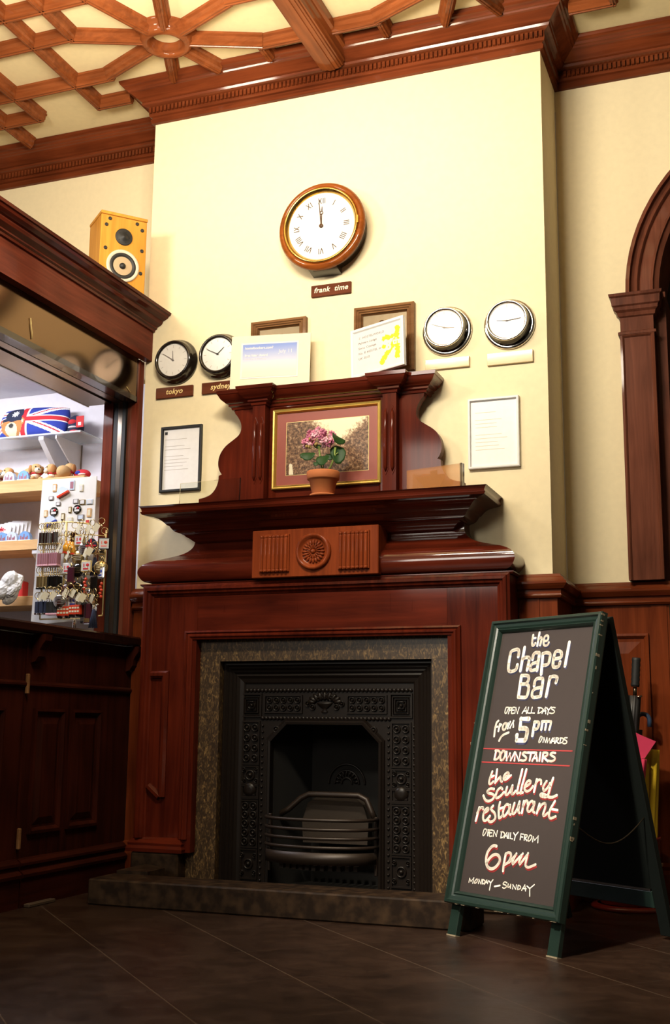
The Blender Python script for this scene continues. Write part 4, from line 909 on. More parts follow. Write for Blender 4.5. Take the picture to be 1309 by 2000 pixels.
for sx in (-1, 1):
    x0, x1 = (-2.222, -2.128) if sx < 0 else (-1.532, -1.438)
    m = MB()
    edging(m, x0, x1, 0.745, 0.842)
    cxp = (x0+x1)/2; czp = 0.793
    for k in range(4):
        d = 0.044-0.010*k
        m.bars([(cxp-d, czp-d), (cxp+d, czp-d), (cxp+d, czp+d), (cxp-d, czp+d)], [(-0.003, 0), (0, 0.007+0.002*k), (0.003, 0)], Matrix.Translation((0, YI, 0)), closed=True)
    scroll(m, cxp, czp, 0.020)
    m.build('corner_relief', 'black_iron', ci)
    m = MB()
    for z0, z1, kind in ((0.540, 0.722, 'r'), (0.455, 0.530, 's'), (0.395, 0.448, 'u'), (0.190, 0.385, 'r'), (0.060, 0.180, 's')):
        edging(m, x0+0.006, x1-0.006, z0, z1)
        if kind == 'r': rowring(m, x0+0.008, x1-0.008, z0+0.004, z1-0.004, 0.0195)
        elif kind == 's':
            scroll(m, cxp, (z0+z1)/2, 0.024)
            for qx in (-1, 1):
                for qz in (-1, 1): scroll(m, cxp+qx*0.030, (z0+z1)/2+qz*(z1-z0)*0.30, 0.011)
        else:
            for w, z in ((0.038, z0+0.006), (0.028, z0+0.016), (0.020, z0+0.026)): m.box(cxp-w, cxp+w, YI-0.010, YI, z-0.004, z+0.004)
            m.lathe([(0.032, 0), (0.026, 0.012), (0.010, 0.014), (0.001, 0.014)], 18, wallM(cxp, z0+0.036, YI))
    m.build('pilaster_relief', 'black_iron', ci)
    for xx in (x0-0.009, x1+0.009):
        m = MB()
        for k in range(26): m.ball((xx, YI-0.002, 0.055+k*0.026), 0.0062, 8, 5)
        m.build('bead_border', 'black_iron', ci)
    m = MB(); xs = OPL+0.024 if sx < 0 else OPR-0.024
    scroll(m, xs, 0.690, 0.016)
    m.build('spandrel_relief', 'black_iron', ci)
# firebox
m = MB()
fb = [(OPL+0.002, YI+0.03), (OPL+0.09, 0.20), (OPR-0.09, 0.20), (OPR-0.002, YI+0.03)]
fb2 = [(OPL-0.02, YI+0.031), (OPL+0.07, 0.225), (OPR-0.07, 0.225), (OPR+0.02, YI+0.031)]
m.prism(fb+fb2[::-1], 'z', 0.02, 0.745)
m.box(OPL-0.02, OPR+0.02, YI+0.031, 0.225, 0.746, 0.775)
m.build('firebox', 'soot', ci)
m = MB()          # fan relief on the fireback
M0 = wallM(CX+0.01, 0.455, 0.196)
for r in (0.030, 0.062, 0.090): m.lathe([(r, 0), (r-0.004, 0.008), (r-0.010, 0)], 24, M0, a0=0, a1=PI)
for k in range(9):
    a = PI*(k+0.5)/9
    m.ball(M0 @ Vector((0.046*math.cos(a), 0.046*math.sin(a), 0.002)), (0.013, 0.004, 0.005), 8, 5, Matrix.Rotation(-a, 3, 'Y'))
m.build('fan_relief', 'black_iron', ci)
# fire basket
def bow(z, dep, e=0.0): return [(CX+math.cos(PI*t/14)*(-0.246+e), YI-0.014-dep*math.sin(PI*t/14)**0.8, z) for t in range(15)]
gr = MB()
vs = []; fs = []
for t in range(15):
    p = bow(0, 0.135)[t]
    q = bow(0, 0.150)[t]
    vs += [(q[0], q[1], 0.148), (q[0], q[1], 0.196), (p[0], p[1]+0.012, 0.196), (p[0], p[1]+0.012, 0.148)]
for t in range(14):
    for j in range(4): fs.append((4*t+j, 4*t+4+j, 4*t+4+(j+1) % 4, 4*t+(j+1) % 4))
gr.add(vs, fs, True)
basket = gr.build('fire_basket', 'iron_bar', ci)
for i, z in enumerate((0.216, 0.252, 0.288, 0.326)):
    MB().tube(bow(z, 0.140+0.004*i), 0.0072, 8).build('bar', 'iron_bar', basket)
for sx in (-1, 1):
    MB().box(CX+sx*0.240-0.007, CX+sx*0.240+0.007, YI-0.022, YI-0.001, 0.10, 0.336, 0.003).build('bar_post', 'iron_bar', basket)
hood = [(CX-0.222, 0.330), (CX-0.185, 0.352), (CX-0.130, 0.400), (CX-0.095, 0.416), (CX+0.135, 0.416), (CX+0.170, 0.400), (CX+0.195, 0.350), (CX+0.208, 0.325)]
MB().tube([(x, 0.02-0.02*abs(x-CX)/0.2, z) for x, z in hood], 0.013, 8).build('hood_rim', 'iron_bar', ci)
fbk = [(CX-0.135, 0.21), (CX-0.140, 0.30), (CX-0.115, 0.375), (CX-0.080, 0.400), (CX+0.110, 0.400), (CX+0.140, 0.375), (CX+0.165, 0.30), (CX+0.160, 0.21)]
MB().prism(fbk, 'y', 0.045, 0.10).build('firebrick_back', 'firebrick', ci)
m = MB()
for k in range(11): m.box(CX-0.17+k*0.033, CX-0.152+k*0.033, YI-0.12+0.01*abs(k-5), 0.09, 0.120, 0.140)
m.build('bottom_grate', 'iron_bar', ci)
m = MB(); m.box(OPL+0.01, OPR-0.01, YI+0.0305, 0.19, 0.0205, 0.030); m.build('ash_floor', 'soot', ci)

# hearth kerb
hk = thing('hearth_kerb', 'low dark stone hearth kerb on the floor before the fireplace', 'hearth', (CX, -0.4, 0))
MB().box(-2.612, -1.050, -0.632, -0.435, 0.0005, 0.100, 0.006).build('front_kerb', 'hearth_stone', hk)
MB().prism([(-2.600, -0.434), (-2.600, -0.205), (-2.585, -0.205), (-2.48, -0.255), (-2.455, -0.29), (-2.455, -0.434)], 'z', 0.0005, 0.112).build('return_kerb', 'hearth_stone', hk)
MB().box(-2.45, -1.215, -0.434, -0.202, 0.0005, 0.030).build('inner_slab', 'hearth_stone', hk)
# ------------------------------------------------------------------ clocks and name plaques
def hand(m, ang, L0, L1, w, h):
    d = Vector((math.sin(ang), math.cos(ang), 0)); n = Vector((d.y, -d.x, 0))
    a, b = -d*L0, d*L1
    vs = [a-n*w*0.5, a+n*w*0.5, b+n*w*0.22, b-n*w*0.22]
    m.add([(v.x, v.y, h) for v in vs]+[(v.x, v.y, h+0.001) for v in vs], [(0, 1, 2, 3), (7, 6, 5, 4), (0, 4, 5, 1), (1, 5, 6, 2), (2, 6, 7, 3), (3, 7, 4, 0)], False)
def roman(m, cx, cy, ang, s, h, w):
    # upright strokes radiating outwards; s: list of (x0, x1) foot/top offsets
    for a, b in s:
        d = Vector((math.sin(ang), math.cos(ang))); n = Vector((d.y, -d.x))
        p0 = Vector((cx, cy))+n*a-d*0.014; p1 = Vector((cx, cy))+n*b+d*0.014
        q = (p1-p0).normalized(); t = Vector((-q.y, q.x))*w/2
        m.add([(p.x, p.y, h) for p in (p0+t, p0-t, p1-t, p1+t)], [(0, 1, 2, 3)], False)
ROM = {1: 'I', 2: 'II', 3: 'III', 4: 'IIII', 5: 'V', 6: 'VI', 7: 'VII', 8: 'VIII', 9: 'IX', 10: 'X', 11: 'XI', 12: 'XII'}
def rom_strokes(t):
    out = []; x = 0
    for c in t:
        if c == 'I': out.append((x, x)); x += 0.0085
        elif c == 'V': out += [(x+0.006, x-0.002), (x+0.006, x+0.014)]; x += 0.020
        elif c == 'X': out += [(x-0.002, x+0.014), (x+0.014, x-0.002)]; x += 0.022
    c = (min(min(a, b) for a, b in out)+max(max(a, b) for a, b in out))/2
    return [(a-c, b-c) for a, b in out]
BX, BZ = -1.862, 2.985
big = thing('wall_clock', 'large round wooden wall clock with brass rim showing twelve', 'clock', (BX, 0, BZ-0.22))
CM = wallM(BX, BZ, 0.0)
m = MB().at(CM); m.lathe([(0.192, 0.001), (0.190, 0.074), (0.15, 0.074)], 48); m.disc(0.192, 0.001, 48)
m.add([(-0.07, -0.168, 0.002), (0.07, -0.168, 0.002), (0.07, -0.212, 0.002), (-0.07, -0.212, 0.002), (-0.07, -0.150, 0.070), (0.07, -0.150, 0.070), (0.07, -0.200, 0.070), (-0.07, -0.200, 0.070)], [(0, 1, 2, 3), (4, 7, 6, 5), (0, 4, 5, 1), (1, 5, 6, 2), (2, 6, 7, 3), (3, 7, 4, 0)], False)
m.build('case', 'clock_box', big)
m = MB().at(CM); m.lathe([(0.155, 0.0745), (0.206, 0.074), (0.213, 0.080), (0.214, 0.088), (0.206, 0.101), (0.196, 0.106), (0.188, 0.104), (0.184, 0.098), (0.180, 0.088), (0.155, 0.088)], 64); m.build('surround', 'clock_wood', big)
m = MB().at(CM); m.lathe([(0.184, 0.096), (0.186, 0.106), (0.181, 0.113), (0.174, 0.110), (0.168, 0.100), (0.163, 0.094), (0.162, 0.090)], 64)
m.box(0.180, 0.190, -0.020, 0.020, 0.100, 0.114, 0.002); m.build('bezel', 'brass', big)
m = MB().at(CM); m.disc(0.164, 0.092, 64); m.lathe([(0.164, 0.092), (0.164, 0.089)], 64); dial = m.build('dial', 'dial_white', big)
m = MB().at(CM)
for k in range(1, 13):
    a = 2*PI*k/12
    roman(m, 0.124*math.sin(a), 0.124*math.cos(a), a, rom_strokes(ROM[k]), 0.0925, 0.0036)
m.build('numerals', 'ink_brown', dial)
m = MB().at(CM); hand(m, -0.10, 0.0, 0.130, 0.006, 0.095); m.build('minute_hand', 'ink_brown', big)
m = MB().at(CM); hand(m, 0.03, 0.0, 0.062, 0.007, 0.0935)
m.lathe([(0.009, 0.0935), (0.009, 0.095), (0.0055, 0.095), (0.0055, 0.0935)], 20, Matrix.Translation((0, 0.064, 0))); hand(m, 0.03, -0.072, 0.095, 0.006, 0.0935)
m.lathe([(0.010, 0.0935), (0.010, 0.097), (0.001, 0.098)], 16)
m.build('hour_hand', 'ink_brown', big)

def small_clock(x, z, rim, mat, hm, hh, label, ink):
    t = thing('wall_clock', label, 'clock', (x, 0, z-0.112), 0, 'small time-zone clocks')
    M = wallM(x, z, 0.0)
    m = MB().at(M)
    if rim == 'black':
        m.lathe([(0.001, 0.001), (0.110, 0.001), (0.113, 0.006), (0.110, 0.014), (0.103, 0.020), (0.101, 0.034), (0.097, 0.050), (0.090, 0.057), (0.083, 0.054), (0.080, 0.044)], 56)
        m.build('case', mat, t)
        R, H = 0.081, 0.045
    else:
        m.lathe([(0.001, 0.001), (0.111, 0.001), (0.114, 0.006), (0.110, 0.013), (0.101, 0.013)], 56); m.build('back_rim', 'chrome', t)
        m = MB().at(M); m.lathe([(0.101, 0.0135), (0.096, 0.016), (0.088, 0.058)], 56); m.build('case', 'black_gloss', t)
        m = MB().at(M); m.lathe([(0.089, 0.057), (0.092, 0.062), (0.089, 0.068), (0.082, 0.067), (0.078, 0.058), (0.076, 0.054)], 56); m.build('front_rim', 'chrome', t)
        R, H = 0.080, 0.055
    m = MB().at(M); m.disc(R, H, 48); m.lathe([(R, H), (R, H-0.003)], 48); m.mat(1)
    for k in range(12):
        a = PI*k/6; p = Vector((math.sin(a), math.cos(a))); n = Vector((p.y, -p.x))
        r0, r1, w = (0.060, 0.074, 0.0012)
        q = [p*r0+n*w, p*r0-n*w, p*r1-n*w, p*r1+n*w]
        m.add([(v.x, v.y, H+0.0004) for v in q], [(0, 1, 2, 3)], False)
    m.build('dial', ['dial_white', 'ink_pale'], t)
    m = MB().at(M); hand(m, hm, 0.008, 0.064, 0.0042, H+0.003); m.build('minute_hand', ink, t)
    m = MB().at(M); hand(m, hh, 0.006, 0.046, 0.0050, H+0.0015); m.lathe([(0.004, H+0.001), (0.004, H+0.005), (0.001, H+0.005)], 12); m.build('hour_hand', ink, t)
    return t
D2 = PI/180
small_clock(-2.640, 2.434, 'black', 'clock_black', -57*D2, -3*D2, 'black-rimmed round wall clock above the tokyo plaque', 'ink_grey')
small_clock(-2.402, 2.438, 'black', 'clock_black', -63*D2, 47*D2, 'black-rimmed round wall clock above the sydney plaque', 'ink_black')
small_clock(-1.288, 2.438, 'chrome', None, -70*D2, 96*D2, 'chrome-rimmed wall clock, the left of the two right of the overmantel', 'ink_pale')
small_clock(-1.008, 2.437, 'chrome', None, 84*D2, -84*D2, 'chrome-rimmed wall clock nearest the right corner of the chimney breast', 'ink_grey')
def plaque(x0, x1, z0, z1, mat, txt, tm, label, size, shear=0.25):
    t = thing('name_plaque', label, 'plaque', ((x0+x1)/2, 0, z0), 0, 'wooden plaques under the clocks')
    MB().box(x0, x1, -0.013, -0.0005, z0, z1, 0.002).build('board', mat, t)
    if txt: text_mesh(txt, size, wallM((x0+x1)/2, z0+(z1-z0)*0.34, -0.0134), 'lettering', tm, t, shear, 'CENTER', 0.0006, 1.08)
plaque(-2.746, -2.546, 2.257, 2.311, 'plaque_wood', 'tokyo', 'gold_text', 'brown wooden plaque lettered tokyo', 0.036)
plaque(-2.498, -2.298, 2.258, 2.313, 'plaque_wood', 'sydney', 'gold_text', 'brown wooden plaque lettered sydney, partly behind the award card', 0.036)
plaque(-1.941, -1.743, 2.675, 2.731, 'plaque_wood', 'frank  time', 'pale_text', 'brown wooden plaque lettered frank time under the large clock', 0.035)
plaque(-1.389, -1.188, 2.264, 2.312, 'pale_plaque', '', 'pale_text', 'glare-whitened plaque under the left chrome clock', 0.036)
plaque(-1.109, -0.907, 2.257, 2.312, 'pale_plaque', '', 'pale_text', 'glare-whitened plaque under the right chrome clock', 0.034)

# ------------------------------------------------------------------ framed things on the wall
def lines(x, z, w, n, dz, y, parent, mat, gap=()):
    m = MB()
    for i in range(n):
        if i in gap: continue
        ww = w*random.uniform(0.6, 1.0)
        m.add([(x, y, z-i*dz), (x+ww, y, z-i*dz), (x+ww, y, z-i*dz-0.0018), (x, y, z-i*dz-0.0018)], [(0, 1, 2, 3)], False)
    return m.build('printed_lines', mat, parent)
t = thing('framed_notice', 'black-framed white letter hung left of the overmantel', 'picture frame', (-2.60, 0, 1.792))
MB().frame(0.218, 0.320, [(0, 0.0005), (0, 0.014), (0.003, 0.016), (0.011, 0.016), (0.013, 0.010), (0.013, 0.004)], Matrix.Translation((-2.708, 0, 1.792))).build('frame', 'black_matt', t)
MB().box(-2.697, -2.501, -0.006, -0.001, 1.803, 2.101).build('sheet', 'notice_sheet', t)
m = MB().box(-2.690, -2.676, -0.0068, -0.006, 2.074, 2.088); m.build('letterhead_mark', 'ink_black', t)
lines(-2.688, 2.050, 0.16, 10, 0.0165, -0.0065, t, 'ink_pale', (1, 4))
t = thing('framed_notice', 'white-framed glaring sheet hung right of the overmantel', 'picture frame', (-1.08, 0, 1.798))
MB().frame(0.224, 0.312, [(0, 0.0005), (0, 0.018), (0.003, 0.020), (0.009, 0.020), (0.011, 0.014), (0.012, 0.006)], Matrix.Translation((-1.196, 0, 1.800))).build('frame', 'white_plastic', t)
MB().box(-1.186, -0.982, -0.008, -0.001, 1.810, 2.102).build('sheet', 'notice_sheet', t)
lines(-1.165, 2.05, 0.15, 11, 0.0165, -0.0086, t, 'cream_card', (1, 5))
def shadowbox(x0, x1, z0, z1, label):
    t = thing('carved_plaque', label, 'wall plaque', ((x0+x1)/2, 0, z0), 0, 'square carved wooden plaques behind the certificates')
    MB().frame(x1-x0, z1-z0, [(0, 0.0005), (0, 0.026), (0.012, 0.030), (0.016, 0.024), (0.022, 0.028), (0.026, 0.022), (0.032, 0.025), (0.036, 0.014), (0.040, 0.008)], Matrix.Translation((x0, 0, z0))).build('frame', 'box_wood', t)
    MB().box(x0+0.038, x1-0.038, -0.009, -0.001, z0+0.038, z1-0.038).build('panel', 'pewter', t)
    cx, cz = (x0+x1)/2, (z0+z1)/2
    m = MB()
    for k in range(8):
        a = k*PI/4; c = Vector((cx+0.072*math.sin(a), cz+0.072*math.cos(a))); s = 0.026
        pts = []
        for q in range(18):
            th = 2*PI*q/18
            hx = 0.062*s*16*math.sin(th)**3; hz = 0.062*s*(13*math.cos(th)-5*math.cos(2*th)-2*math.cos(3*th)-math.cos(4*th))
            pts.append((c.x+hx*math.cos(a)+hz*math.sin(a), c.y-hx*math.sin(a)+hz*math.cos(a)))
        m.bars(pts, [(-0.0022, 0), (-0.001, 0.006), (0.001, 0.006), (0.0022, 0)], Matrix.Translation((0, -0.009, 0)), closed=True)
    m.lathe([(0.020, 0.0), (0.016, 0.008), (0.001, 0.010)], 20, wallM(cx, cz, -0.009))
    m.build('clover_relief', 'box_wood', t)
shadowbox(-2.240, -1.960, 2.262, 2.582, 'dark carved plaque mostly hidden behind the cream award card')
shadowbox(-1.722, -1.436, 2.272, 2.590, 'dark carved plaque with clover relief behind the yellow-splashed certificate')

# certificates standing on the overmantel
t = thing('award_card', 'cream mounted award card with blue print leaning on the overmantel', 'certificate', (-2.09, -0.10, 2.2245))
ang = math.atan2(0.062, 0.37)
AM = Matrix.Translation((-2.284, -0.146, 2.2255)) @ Matrix.Rotation(ang, 4, 'Z') @ Matrix.Rotation(-0.07, 4, 'X')
m = MB().at(AM); m.box(0, 0.375, 0, 0.005, 0.0, 0.258); m.build('mount', 'cream_card', t)
m = MB().at(AM); m.box(0.047, 0.320, -0.0012, 0, 0.046, 0.222); m.build('white_border', 'paper', t)
m = MB().at(AM); m.box(0.055, 0.312, -0.0020, -0.0012, 0.054, 0.214); m.build('print', 'award_print', t)
TM = AM @ FACE
def tx(s, x, z, size, mat, sh=0.0, bold=0.0): text_mesh(s, size, TM @ Matrix.Translation((x, z, 0.0021)), 'lettering', mat, t, sh, 'LEFT', bold)
tx('hostelbookers.com?', 0.066, 0.190, 0.0165, 'paper', 0, 0.0004)
tx('July 11', 0.226, 0.166, 0.025, 'paper')
tx('Best Value Award', 0.066, 0.154, 0.0150, 'paper', 0, 0.0005)
tx('Palmers Lodge Swiss Cottage', 0.066, 0.140, 0.0085, 'paper')
t = thing('certificate_frame', 'white-framed hostel certificate with yellow splash and 8th, leaning on the overmantel', 'certificate', (-1.56, -0.14, 2.2245))
ang = -math.atan2(0.078, 0.272)
AM = Matrix.Translation((-1.703, -0.101, 2.2265)) @ Matrix.Rotation(ang, 4, 'Z') @ Matrix.Rotation(-0.06, 4, 'X') @ Matrix.Rotation(-0.070, 4, 'Y')
FW, FH = 0.283, 0.232
m = MB().frame(FW, FH, [(0, -0.012), (0, 0.006), (0.004, 0.008), (0.012, 0.007), (0.018, 0.0)], AM); m.build('frame', 'white_plastic', t)
m = MB().at(AM); m.box(0.014, FW-0.014, -0.0005, 0.011, 0.014, FH-0.014); m.build('sheet', 'paper', t)
TM = AM @ FACE
m = MB().at(TM)
random.seed(3)
def blob(m, pts, w):
    for (x, z) in pts:
        k = 16; r0 = w
        vs = [(x+r0*(1+0.35*random.uniform(-1, 1))*math.cos(2*PI*i/k), z+r0*(1+0.35*random.uniform(-1, 1))*math.sin(2*PI*i/k), 0.0008) for i in range(k)]
        m.add([(x, z, 0.0009)]+vs, [(0, i+1, (i+1) % k+1) for i in range(k)], False)
for k in range(9): blob(m, [(0.246+0.003*math.sin(k), 0.052+k*0.0165)], 0.013)
for k in range(6): blob(m, [(0.165+k*0.014, 0.045+k*0.016)], 0.014)
for k in range(5): blob(m, [(0.176+k*0.015, 0.150+0.004*math.sin(k*2))], 0.011)
for k in range(5): blob(m, [(0.176+k*0.015, 0.112)], 0.010)
m.build('yellow_splash', 'yellow_print', t)
text_mesh('8', 0.058, TM @ Matrix.Translation((0.186, 0.092, 0.0012)), 'lettering', 'paper', t, 0, 'LEFT', 0.0025)
text_mesh('th', 0.040, TM @ Matrix.Translation((0.224, 0.110, 0.0012)), 'lettering', 'paper', t, 0, 'LEFT', 0.0015)
for i, s in enumerate(('HOSTELWORLD', 'Palmers Lodge', 'Swiss Cottage', 'No. 8 HOSTEL in', 'UK 2010')):
    text_mesh(s, 0.0145, TM @ Matrix.Translation((0.040 if i else 0.062, 0.180-i*0.0245, 0.0008)), 'lettering', 'ink_grey', t, 0.1, 'LEFT', 0.0, 1.15)
text_mesh('Z', 0.014, TM @ Matrix.Translation((0.042, 0.180, 0.0008)), 'lettering', 'ink_pale', t)

# framed sepia photograph in the overmantel panel
t = thing('framed_photograph', 'gold-framed sepia photograph with rose mount in the overmantel panel', 'picture', (-1.82, -0.08, 1.752))
PX0, PZ0, PW, PH, PY = -2.091, 1.752, 0.521, 0.372, YO+0.0115
MB().frame(PW, PH, [(0, 0.0005), (0, 0.016), (0.004, 0.020), (0.010, 0.018), (0.014, 0.020), (0.018, 0.012), (0.020, 0.005)], Matrix.Translation((PX0, PY, PZ0))).build('frame', 'gilt', t)
MB().box(PX0+0.016, PX0+PW-0.016, PY-0.006, PY-0.001, PZ0+0.016, PZ0+PH-0.016).build('mount', 'mat_rose', t)
MB().box(-2.026, -1.629, PY-0.0068, PY-0.006, 1.814, 2.062).build('mount_bevel', 'pale_gold', t)
MB().box(-2.024, -1.631, PY-0.0074, PY-0.0068, 1.816, 2.060).build('photograph', 'sepia_photo', t)
m = MB().at(wallM(-2.000, 1.818, PY-0.0076))
m.add([(-0.010, 0, 0), (0.012, 0, 0), (0.008, 0.028, 0), (0.006, 0.046, 0), (-0.004, 0.052, 0), (-0.010, 0.046, 0), (-0.008, 0.030, 0)], [tuple(range(7))], False); m.build('white_figure', 'cream_card', t)
for x, z in ((PX0-0.008, 1.930), (PX0+PW+0.008, 1.930)):
    m = MB().box(x-0.010, x+0.010, PY-0.004, PY-0.0005, z-0.009, z+0.009, 0.001); m.lathe([(0.004, 0), (0.003, 0.003), (0.001, 0.003)], 10, wallM(x, z, PY-0.004)); m.build('mirror_plate', 'pale_gold', t)

# ------------------------------------------------------------------ on the mantel shelf
ZS = 1.6695
PXX, PYY = -1.778, -0.245
t = thing('potted_geranium', 'pink flowering plant in a terracotta pot on the mantel shelf', 'potted plant', (PXX, PYY, ZS))
T = Matrix.Translation((PXX, PYY, ZS))
MB().lathe([(0.001, 0.0), (0.050, 0.0), (0.056, 0.004), (0.057, 0.010), (0.052, 0.010), (0.048, 0.006), (0.001, 0.006)], 40, T).build('saucer', 'terracotta', t)
m = MB().lathe([(0.001, 0.0065), (0.043, 0.0065), (0.047, 0.012), (0.060, 0.072), (0.066, 0.074), (0.070, 0.078), (0.072, 0.106), (0.070, 0.110), (0.064, 0.109), (0.062, 0.094), (0.001, 0.094)], 40, T); m.build('pot', 'terracotta', t)
MB().lathe([(0.061, 0.095), (0.03, 0.102), (0.001, 0.104)], 24, T).build('soil', 'soil', t)
P = lambda x, z, y=0.0: (PXX+x, PYY+y, ZS+z)
stems = [([P(0.0, 0.10), P(-0.010, 0.14), P(-0.016, 0.18), P(-0.022, 0.225)], 0.0042), ([P(0.010, 0.10), P(0.032, 0.130), P(0.048, 0.165), P(0.055, 0.215)], 0.0045),
         ([P(-0.012, 0.150), P(-0.03, 0.165), P(-0.05, 0.172)], 0.0022), ([P(0.0, 0.11), P(0.0, 0.15), P(0.006, 0.17)], 0.0024), ([P(0.048, 0.165), P(0.058, 0.185), P(0.068, 0.192)], 0.0022)]
for p, r in stems: MB().tube(p, r, 8).build('stem', 'stem_green', t)
def leaf(c, w, l, rx, ry, rz, cup=0.18):
    M = Matrix.Translation(c) @ Matrix.Rotation(rz, 4, 'Z') @ Matrix.Rotation(rx, 4, 'X') @ Matrix.Rotation(ry, 4, 'Y')
    vs = []; fs = []; nr, na = 4, 22
    vs.append(M @ Vector((0, 0, 0)))
    for i in range(1, nr+1):
        for j in range(na):
            a = 2*PI*j/na; r = i/nr
            k = 1+0.05*math.sin(a*9)*(i == nr)
            vs.append(M @ Vector((w*r*k*math.cos(a), l*r*k*math.sin(a)*(1-0.15*math.sin(a)), cup*w*(r*r)*math.cos(2*a)+0.1*w*r*r)))
    for j in range(na): fs.append((0, 1+j, 1+(j+1) % na))
    for i in range(nr-1):
        for j in range(na): fs.append((1+i*na+j, 1+(i+1)*na+j, 1+(i+1)*na+(j+1) % na, 1+i*na+(j+1) % na))
    o = MB().add(vs, fs, True).build('leaf', 'leaf_green', t)
    s = o.modifiers.new('solid', 'SOLIDIFY'); s.thickness = 0.0012
for a in ((P(-0.060, 0.180, -0.03), 0.034, 0.020, 1.2, 0.0, 0.12), (P(0.008, 0.160, -0.02), 0.032, 0.026, 1.1, 0.15, -0.3), (P(0.066, 0.188, 0.01), 0.030, 0.042, 1.35, 0.3, 0.15),
          (P(0.046, 0.205, 0.02), 0.022, 0.030, 1.4, -0.5, 0.4), (P(0.064, 0.252, 0.0), 0.036, 0.026, 0.9, 0.7, 0.3), (P(-0.022, 0.142, -0.03), 0.012, 0.010, 1.2, 0.2, 0.0), (P(0.018, 0.185, 0.03), 0.020, 0.016, 1.3, 0.0, 0.2),
          (P(-0.030, 0.228, 0.0), 0.018, 0.011, 1.2, 0.3, 0.3)): leaf(*a)
random.seed(11)
def florets(name, n, cx, cz, rx, rz, mats):
    m = MB()
    for i in range(n):
        a = random.uniform(0, 2*PI); r = math.sqrt(random.random())
        c = Vector(P(cx+rx*r*math.cos(a), cz+rz*r*math.sin(a), -0.035*math.sqrt(max(0, 1-r*r))+random.uniform(-0.006, 0.02)))
        ax = Matrix.Rotation(random.uniform(-0.8, 0.8), 3, 'X') @ Matrix.Rotation(random.uniform(-0.9, 0.9), 3, 'Z')
        m.mat(i % len(mats))
        for k in range(5):
            th = 2*PI*k/5
            q = ax @ Vector((0.0078*math.cos(th), 0, 0.0078*math.sin(th)))
            m.ball(c+q, (0.0068, 0.0022, 0.0054), 7, 5, ax @ Matrix.Rotation(-th, 3, 'Y'))
    return m.build(name, mats, t)
florets('flower_head', 34, -0.018, 0.268, 0.058, 0.038, ['petal_pink', 'petal_pale', 'petal_pink'])
florets('flower_head', 12, 0.020, 0.252, 0.036, 0.026, ['petal_pink', 'petal_pale'])
florets('flower_head', 8, -0.070, 0.238, 0.022, 0.018, ['petal_pale', 'petal_pink'])
m = MB()
for i in range(16):
    a = random.uniform(0, 2*PI); m.ball(P(-0.048+0.030*math.cos(a), 0.236+0.018*math.sin(a), -0.03+random.uniform(-0.01, 0.01)), (0.005, 0.005, 0.007), 7, 5)
m.build('buds', 'bud_tan', t)

t = thing('acrylic_sign', 'clear acrylic sign plate standing at the left end of the mantel shelf', 'sign holder', (-2.37, -0.17, ZS))
AM = Matrix.Translation((-2.516, -0.165, ZS)) @ Matrix.Rotation(-0.10, 4, 'Z') @ Matrix.Rotation(-0.05, 4, 'X')
m = MB().at(AM); m.box(0, 0.318, 0, 0.004, 0.0, 0.125); m.build('plate', 'acrylic', t)
m = MB().at(AM); m.box(0, 0.318, 0.0045, 0.055, 0.0002, 0.003); m.build('foot', 'acrylic', t)
m = MB().at(AM); m.box(0.3185, 0.3215, 0, 0.004, 0.0, 0.125); m.build('polished_edge', 'acrylic_edge', t)
t = thing('acrylic_sign', 'thick clear acrylic block standing at the right end of the mantel shelf', 'sign holder', (-1.31, -0.16, ZS))
AM = Matrix.Translation((-1.440, -0.130, ZS)) @ Matrix.Rotation(-0.26, 4, 'Z')
m = MB().at(AM); m.box(0, 0.262, 0, 0.022, 0.0, 0.118, 0.002); m.build('block', 'acrylic_tan', t)
m = MB().at(AM); m.box(0.262, 0.271, -0.001, 0.023, 0.0, 0.119, 0.001); m.build('bright_edge', 'acrylic_edge', t)
m = MB().at(AM); m.prism([(0.030, 0.088), (0.105, 0.088), (0.105, 0.108), (0.140, 0.108), (0.140, 0.088), (0.180, 0.088), (0.150, 0.030), (0.150, 0.004), (0.085, 0.004), (0.085, 0.030)], 'y', 0.0225, 0.0235)
m.build('etched_backing', 'acrylic_smoke', t)  # dark sheet that paints a reflection into the acrylic block

# ------------------------------------------------------------------ loudspeaker on the kiosk roof
sp0 = Vector((-2.876, -0.362, 2.6915)); spa = math.atan2(0.17, 0.15)
SMX = Matrix.Translation(sp0) @ Matrix.Rotation(spa, 4, 'Z')
t = thing('loudspeaker', 'honey-coloured wooden bookshelf loudspeaker on top of the kiosk', 'loudspeaker', sp0)
w_, d_, h_ = 0.226, 0.192, 0.413
m = MB().at(SMX); m.box(0, w_, 0, d_, 0, h_-0.016, 0.003); m.build('cabinet', 'speaker_wood', t)
m = MB().at(SMX); m.box(-0.002, w_+0.002, -0.004, d_+0.002, h_-0.0155, h_, 0.002); m.build('top_panel', 'speaker_wood', t)
FM = SMX @ FACE
def at2(x, z): return FM @ Matrix.Translation((x, z, 0))
m = MB(); m.lathe([(0.042, 0), (0.042, 0.004), (0.038, 0.005), (0.020, 0.003), (0.018, 0.005), (0.012, 0.006), (0.008, 0.010), (0.001, 0.011)], 32, at2(w_/2, 0.298))
for k in range(5):
    a = 2*PI*k/5; m.lathe([(0.0022, 0.004), (0.001, 0.0055)], 8, at2(w_/2+0.027*math.cos(a), 0.298+0.027*math.sin(a)))
m.build('tweeter', 'speaker_black', t)
wf = MB().lathe([(0.080, 0.0), (0.080, 0.006), (0.074, 0.008), (0.064, 0.005)], 40, at2(w_/2, 0.152)).build('woofer_ring', 'speaker_ring', t)
MB().lathe([(0.066, 0.004), (0.058, 0.010), (0.050, 0.006), (0.046, 0.003)], 40, at2(w_/2, 0.152)).build('rubber_surround', 'speaker_black', wf)
